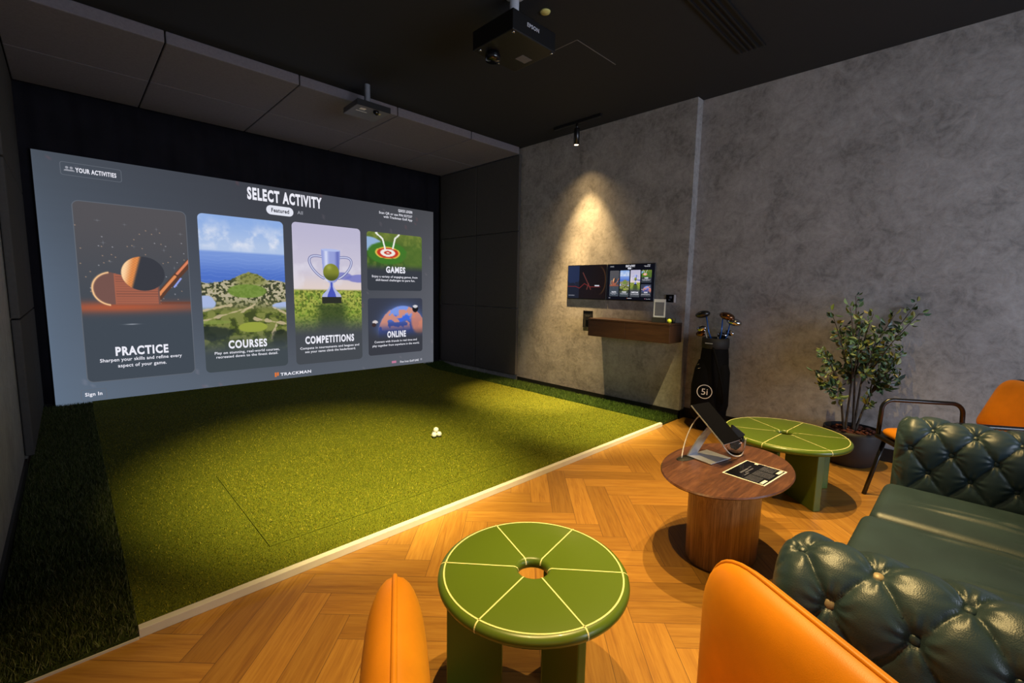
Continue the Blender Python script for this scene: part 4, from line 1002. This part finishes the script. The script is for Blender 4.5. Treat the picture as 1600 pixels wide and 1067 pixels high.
for base, mid, tips in ST:
    mb = MB(); b0 = atd(*base, DP-0.02)-O3; b0.z = 0.23; b0.x = max(min(b0.x, 0.1), -0.1); b0.y = max(min(b0.y, 0.1), -0.1)
    m0 = atd(*mid, DP-0.03)-O3
    mb.tube(bez([b0, b0.lerp(m0, 0.5)+Vector((0, 0, 0.02)), m0], 8), [0.009-0.0004*i for i in range(9)], 8)
    for tx, ty in tips:
        e = atd(tx, ty, DP+rl.uniform(-0.26, 0.06))-O3; ctl = m0.lerp(e, 0.5)+Vector((rl.uniform(-.03, .03), rl.uniform(-.03, .03), 0.04))
        path = bez([m0, ctl, e], 12); mb.tube(path, [0.0055-0.0003*i for i in range(13)], 6)
        for i in range(3, 13):
            for _ in range(3 if i > 5 else 1):
                tdir = (path[i]-path[i-1]).normalized(); side = Vector((rl.gauss(0, 1), rl.gauss(0, 1), rl.gauss(0, 1))).normalized()
                lp = path[i]+side*0.004; ld = tdir*0.6+side
                if (O3+lp+ld*0.05).x > 4.365: ld.x = -abs(ld.x)
                tw = lp+ld.normalized()*rl.uniform(0.0, 0.02)
                leaf(tw, ld, rl.uniform(0.035, 0.058))
    mb.build('stem', 'stem', pt)
me = bpy.data.meshes.new('foliage'); me.from_pydata(leafV, [], leafF); me.materials.append(MATS['leaf'])
ca = me.color_attributes.new('Col', 'FLOAT_COLOR', 'POINT'); ca.data.foreach_set('color', np.array(leafC, np.float32).ravel()); me.update()
o = bpy.data.objects.new('foliage', me); COL.objects.link(o); o.parent = pt

# ------------------------------------------------------------------ green tufted sofa
sf = thing('chesterfield_sofa', 'dark green leather sofa with button-tufted arms facing the screen', 'sofa', (1.95, -0.25, 0), 0)
OX, OY = 1.95, -0.25
def tufted(mb, prof, L, a, b, s_off, t_off, amp, rnd, nt, ns, place, s_lo=None, s_hi=None):
    """prof: closed-ended 2D outline (u, z) as a polyline; swept along t in [0, L]; pillows between a diamond lattice of buttons"""
    P = np.array(prof, float); seg_ = np.hypot(*(P[1:]-P[:-1]).T); cum = np.concatenate([[0], np.cumsum(seg_)]); S = cum[-1]
    s = np.linspace(0, S, ns); U = np.interp(s, cum, P[:, 0]); Z = np.interp(s, cum, P[:, 1])
    du = np.gradient(U, s); dz = np.gradient(Z, s); ln = np.hypot(du, dz); nu, nz = dz/ln, -du/ln
    k = np.ones(9)/9
    for _ in range(2):
        pad = np.pad(nu, 4, 'edge'); nu = np.convolve(pad, k, 'valid'); pad = np.pad(nz, 4, 'edge'); nz = np.convolve(pad, k, 'valid')
    ln = np.hypot(nu, nz); nu /= ln; nz /= ln
    tt = np.concatenate([rnd*(1-np.cos(np.linspace(0, PI/2, 14)))[:-1], np.linspace(rnd, L-rnd, nt), L-rnd*(1-np.sin(np.linspace(0, PI/2, 14)))[1:]])
    T, Sg = np.meshgrid(tt, s, indexing='ij')
    q = (Sg-s_off)/b; p = (T-t_off)/a; al = p-q/2; be = p+q/2
    sa, sb = np.abs(np.sin(PI*al)), np.abs(np.sin(PI*be))
    pil = (sa*sb)**0.33
    qi = np.round(q); pi_ = np.round(p-qi/2)+qi/2; r = np.hypot((p-pi_)*a, (q-qi)*b); th = np.arctan2((q-qi)*b, (p-pi_)*a)
    lo = s_off-0.5*b if s_lo is None else s_lo; hi = S if s_hi is None else s_hi
    m = sm_(Sg, lo-b*0.9, lo)*sm_(Sg, hi+b*0.9, hi)
    hgt = amp*pil*m+amp*0.75*(1-m)
    hgt -= 0.010*np.exp(-(r/0.016)**2)*m
    hgt += 0.0022*np.sin(th*9+T*40)*np.exp(-((r-0.028)/0.018)**2)*m
    e = np.maximum(np.maximum(rnd-T, T-(L-rnd)), 0); inset = rnd-np.sqrt(np.maximum(rnd**2-e**2, 0)); hgt = hgt*np.clip(1-inset/rnd, 0, 1)-inset*0.9
    UU = U[None]+nu[None]*hgt; ZZ = Z[None]+nz[None]*hgt
    rows = [[place(UU[i, j], tt[i], ZZ[i, j]) for j in range(ns)] for i in range(len(tt))]
    mb.grid(rows)
    for row, rev in ((rows[0], True), (rows[-1], False)):
        n = len(row); c = tuple(np.mean(np.array(row), 0)); mb.add(row+[c], [((i+1, i, n) if rev else (i, i+1, n)) for i in range(n-1)], 0, True)
    out = []
    for qq in range(-2, int(S/b)+2):
        sv = s_off+qq*b
        if sv < lo-0.01 or sv > hi+0.01: continue
        for pp in np.arange(-40, 40):
            tv = t_off+a*(pp+qq/2 % 1 if False else pp+qq/2)
            if tv < 0.03 or tv > L-0.03: continue
            uu, zz = np.interp(sv, cum, P[:, 0]), np.interp(sv, cum, P[:, 1]); a1, a2 = np.interp(sv, s, nu), np.interp(sv, s, nz)
            out.append((Vector(place(uu-a1*0.004, tv, zz-a2*0.004)), Vector(place(uu-a1*0.004+a1, tv, zz-a2*0.004+a2))-Vector(place(uu-a1*0.004, tv, zz-a2*0.004))))
    return out
def arm_profile(hw, z0, zs, zt):
    # from the inner side's foot, up, over the rounded top and down the outer side
    pts = [(hw, z0+(zs-z0)*k/6) for k in range(7)]
    for k in range(1, 16): q = PI*k/16; pts.append((hw*math.cos(q), zs+(zt-zs)*math.sin(q)))
    pts += [(-hw, zs-(zs-z0)*k/6) for k in range(7)]
    return pts
def button(p, n, parent, mat):
    n = n.normalized(); mb = MB(); mb.lathe([(0.0, 0.006), (0.006, 0.0055), (0.0098, 0.003), (0.0105, 0.0), (0.0, -0.002)], n=16)
    o = mb.build('button', mat, parent); o.rotation_euler = n.to_track_quat('Z', 'Y').to_euler(); o.location = p; return o
def sofa_arm(cx_, inner_sign, label_near):
    prof = arm_profile(0.094, 0.20, 0.585, 0.692)
    front = 0.27 if inner_sign > 0 else 0.208
    def place(u, t, z): return (cx_+u*inner_sign-OX, (front-t)-OY, z)
    mb = MB(); bts = tufted(mb, prof, 1.02, 0.132, 0.095, S_OFF, T_OFF+(0.009 if inner_sign < 0 else 0), 0.022, 0.06, 210, 240, place, 0.26, 0.80)
    o = mb.build('arm', 'green_leather', sf, weld=True)
    return o, bts
S_OFF, T_OFF = 0.0, 0.05
armN, bN = sofa_arm(1.165, 1, True)
armF, bF = sofa_arm(2.745, -1, False)
for arm, bts in ((armN, bN), (armF, bF)):
    for p, n in bts:
        brass = arm is armN and min((p+Vector((OX, OY, 0))-Vector(q)).length for q in ((1.09, 0.17, 0.62), (1.15, 0.10, 0.68))) < 0.05
        button(p, n, arm, 'brass_button' if brass else 'green_leather')
MB().box(1.09-OX, 2.82-OX, -0.80-OY, 0.185-OY, 0.07, 0.255).build('base_frame', 'green_leather', sf, 0.015)
for x in (1.14, 2.77):
    for y in (-0.72, 0.14): MB().lathe([(0.0, 0), (0.018, 0), (0.024, 0.07), (0, 0.07)], (x-OX, y-OY, 0), 16).build('leg', 'black_metal', sf)
def cushion(x0, x1, y0, y1, z0, z1, seed):
    rng = np.random.default_rng(seed); nx, ny = 70, 120; r = 0.035
    def side(k, n): return np.concatenate([r*(1-np.cos(np.linspace(0, PI/2, 7)))[:-1], np.linspace(r, k-r, n-12), k-r*(1-np.sin(np.linspace(0, PI/2, 7)))[1:]])
    xs, ys_ = side(x1-x0, nx), side(y1-y0, ny); w, l = x1-x0, y1-y0
    X, Y = np.meshgrid(xs, ys_, indexing='ij')
    ex = np.maximum(np.maximum(r-X, X-(w-r)), 0); ey = np.maximum(np.maximum(r-Y, Y-(l-r)), 0); d = np.minimum(np.hypot(ex, ey), r)
    drop = r-np.sqrt(np.maximum(r*r-d*d, 0))
    top = z1+0.018*np.sin(PI*X/w)**0.7*np.sin(PI*np.clip(Y/l, 0, 1))**0.35-drop
    for k in range(5):
        cx_ = rng.uniform(0.1, 0.9)*w; sl = rng.uniform(-0.12, 0.12); y0_, y1_ = rng.uniform(0.05, 0.45)*l, rng.uniform(0.55, 0.95)*l
        dd = X-cx_-sl*(Y-l/2)-0.012*np.sin(Y*14+k); top += 0.0065*np.exp(-(dd/0.009)**2)*sm_(Y, y0_, y0_+0.15)*sm_(Y, y1_, y1_-0.15)
    mb = MB(); mb.grid([[(x0+X[i, j]-OX, y0+Y[i, j]-OY, top[i, j]) for j in range(ny)] for i in range(nx)])
    ring_ = [(i, 0) for i in range(nx)]+[(nx-1, j) for j in range(1, ny)]+[(i, ny-1) for i in range(nx-2, -1, -1)]+[(0, j) for j in range(ny-2, 0, -1)]
    A = [(x0+X[i, j]-OX, y0+Y[i, j]-OY, top[i, j]) for i, j in ring_]; B = [(p[0], p[1], z0) for p in A]
    A.append(A[0]); B.append(B[0]); mb.grid([A, B])
    o = mb.build('seat_cushion', 'green_leather', sf, weld=True); return o
for k, (a, b, c) in enumerate(((1.275, 1.722, 0.25), (1.727, 2.172, 0.240), (2.177, 2.625, 0.222))): cushion(a, b, -0.60, c, 0.257, 0.412, 20+k)
def backplace(u, t, z): return (1.09+t-OX, -0.70+u-OY, z)
mb = MB(); bB = tufted(mb, arm_profile(0.10, 0.2, 0.6, 0.70), 1.73, 0.132, 0.095, S_OFF, 0.05, 0.03, 0.05, 150, 110, backplace, 0.3, 0.8); bk = mb.build('back', 'green_leather', sf, weld=True)

# ------------------------------------------------------------------ orange chairs
def pillow(mb, out, c, T, axis_n, p=2.6, e=0.62, rings=14):
    """lens-shaped pad: outline points out (3D, planar) around centre c, total thickness T along axis_n"""
    n = len(out)
    for sgn in (1, -1):
        rows = []
        for k in range(rings+1):
            rho = 1-(k/rings)**1.6 if k < rings else 0.0
            h = sgn*T/2*max(1-rho**p, 0)**e
            rows.append([tuple(Vector(c).lerp(Vector(o), rho)+Vector(axis_n)*h) for o in out]+[tuple(Vector(c).lerp(Vector(out[0]), rho)+Vector(axis_n)*h)])
        if sgn < 0: rows = [r[::-1] for r in rows]
        mb.grid(rows)
def rounded_poly(pts, rad, n=10):
    out = []; m = len(pts)
    for i in range(m):
        a, b, c = Vector(pts[i-1]), Vector(pts[i]), Vector(pts[(i+1) % m]); r = rad[i] if isinstance(rad, (list, tuple)) else rad
        d1, d2 = (a-b).normalized(), (c-b).normalized(); q0, q1 = b+d1*r, b+d2*r
        for k in range(n+1):
            t = k/n; out.append((1-t)**2*q0+2*t*(1-t)*b+t*t*q1)
    fin = []
    for i in range(len(out)):
        a, b = out[i], out[(i+1) % len(out)]; fin.append(a); L = (b-a).length
        for k in range(1, int(L/0.03)): fin.append(a.lerp(b, k/int(L/0.03)))
    return fin
def lounge_chair(label, loc, rz, W_=0.50, top=0.78):
    # local frame: the chair faces -Y, its back stands along X at y = 0
    t = thing('lounge_chair', label, 'chair', loc, rz)
    out = rounded_poly([(-W_/2-0.0, 0, 0.34), (W_/2, 0, 0.34), (W_/2, 0, top), (-W_/2, 0, top)], [0.06, 0.06, 0.11, 0.11])
    mb = MB(); pillow(mb, out, (0, 0, (0.34+top)/2), 0.100, (0, 1, 0), 5.0, 0.5); b = mb.build('backrest', 'orange_leather', t, weld=True)
    MB().tube(out, 0.0042, 8, closed=True).build('piping', 'orange_leather', b)
    so_ = rounded_poly([(-0.22, -0.43, 0.38), (0.22, -0.43, 0.38), (0.21, -0.05, 0.38), (-0.21, -0.05, 0.38)], 0.07)
    mb = MB(); pillow(mb, so_, (0, -0.24, 0.38), 0.10, (0, 0, 1), 6, 0.5); mb.build('seat', 'orange_leather', t, weld=True)
    MB().box(-0.2, 0.2, -0.41, 0.0, 0.31, 0.33).build('seat_frame', 'black_metal', t, 0.004)
    for sx in (-1, 1):
        for y, dy in ((-0.38, -0.03), (-0.03, 0.03)): MB().tube([(sx*0.18, y, 0.32), (sx*0.2, y+dy, 0.0)], 0.011, 10).build('leg', 'black_metal', t)
    return t
dirv = math.atan2(0.86, 0.50)
# backs run along (0.50, 0.86); the far end of each is what the picture shows
def near_chair(label, far, W_, top, flip):
    d = Vector((0.503, 0.864, 0)); c = Vector((far[0], far[1], 0))-d*(W_/2)
    return lounge_chair(label, c, math.atan2(d.y, d.x)+(PI if flip else 0), W_, top)
near_chair('padded orange leather chair seen edge-on at the bottom, left of the near green table', (0.376, 0.664), 0.46, 0.793, True)
near_chair('padded orange leather chair at the bottom between the near green table and the sofa arm', (0.834, 0.303), 0.46, 0.79, True)

# the armchair with a tubular frame beyond the sofa
ac = thing('tube_armchair', 'orange leather armchair with black tubular arms behind the far sofa arm', 'armchair', (3.48, 0.01, 0), 0)
ac.rotation_euler = (0, 0, math.atan2(0.83, 0.55)-PI/2+2*math.atan2(0.55, 0.83))
fd = Vector((-0.55, 0.83, 0)).normalized(); sd = Vector((-fd.y, fd.x, 0))   # forward, left
ac.rotation_euler = (0, 0, math.atan2(fd.y, fd.x)-PI/2)   # local +Y is forward, +X is right
def armloop(x):
    z0, z1, ya, yb, r = 0.40, 0.615, 0.235, -0.19, 0.06
    p = [(x, ya+0.005, z0-0.02), (x, ya, z1-r)]
    for k in range(1, 8): q = PI/2*k/8; p.append((x, ya-r+r*math.cos(q), z1-r+r*math.sin(q)))
    p += [(x, ya-r, z1), (x, yb+r, z1)]
    for k in range(1, 8): q = PI/2*k/8; p.append((x, yb+r-r*math.sin(q), z1-r+r*math.cos(q)))
    p += [(x, yb, z1-r), (x, yb-0.01, z0-0.02)]
    return p
for x in (-0.27, 0.27):
    MB().tube(armloop(x), 0.0125, 12).build('arm', 'black_metal', ac)
    MB().tube([(x*0.97, 0.20, 0.385), (x*0.97, 0.285, 0.0)], 0.0125, 10).build('leg', 'black_metal', ac)
    MB().tube([(x*0.97, -0.17, 0.385), (x*0.97, -0.27, 0.0)], 0.0125, 10).build('leg', 'black_metal', ac)
so_ = rounded_poly([(-0.25, -0.24, 0.425), (0.25, -0.24, 0.425), (0.255, 0.25, 0.425), (-0.255, 0.25, 0.425)], 0.07)
mb = MB(); pillow(mb, so_, (0, 0, 0.425), 0.07, (0, 0, 1), 7, 0.5); mb.build('seat', 'orange_leather', ac, weld=True)
MB().hexa([(-0.27, -0.24, 0.375), (0.27, -0.24, 0.375), (0.265, 0.262, 0.375), (-0.265, 0.262, 0.375)], [(-0.27, -0.24, 0.398), (0.27, -0.24, 0.398), (0.265, 0.262, 0.398), (-0.265, 0.262, 0.398)]).build('seat_frame', 'black_metal', ac, 0.006)
tilt = math.radians(14)
def bp(x, z): return (x, -0.25-(z-0.5)*math.tan(tilt), z)
out = rounded_poly([bp(-0.26, 0.50), bp(0.26, 0.50), bp(0.20, 0.80), bp(-0.20, 0.80)], [0.05, 0.05, 0.09, 0.09])
nrm = (0, math.cos(tilt), math.sin(tilt))
mb = MB(); pillow(mb, out, bp(0, 0.65), 0.07, nrm, 6, 0.5); mb.build('backrest', 'orange_leather', ac, weld=True)
MB().tube([tuple(Vector(p)-Vector(nrm)*0.03) for p in out], 0.011, 8, closed=True).build('back_frame', 'black_metal', ac)
for x in (-0.18, 0.18): MB().tube([(x, -0.23, 0.39), (x, -0.27, 0.53)], 0.011, 8).build('back_support', 'black_metal', ac)
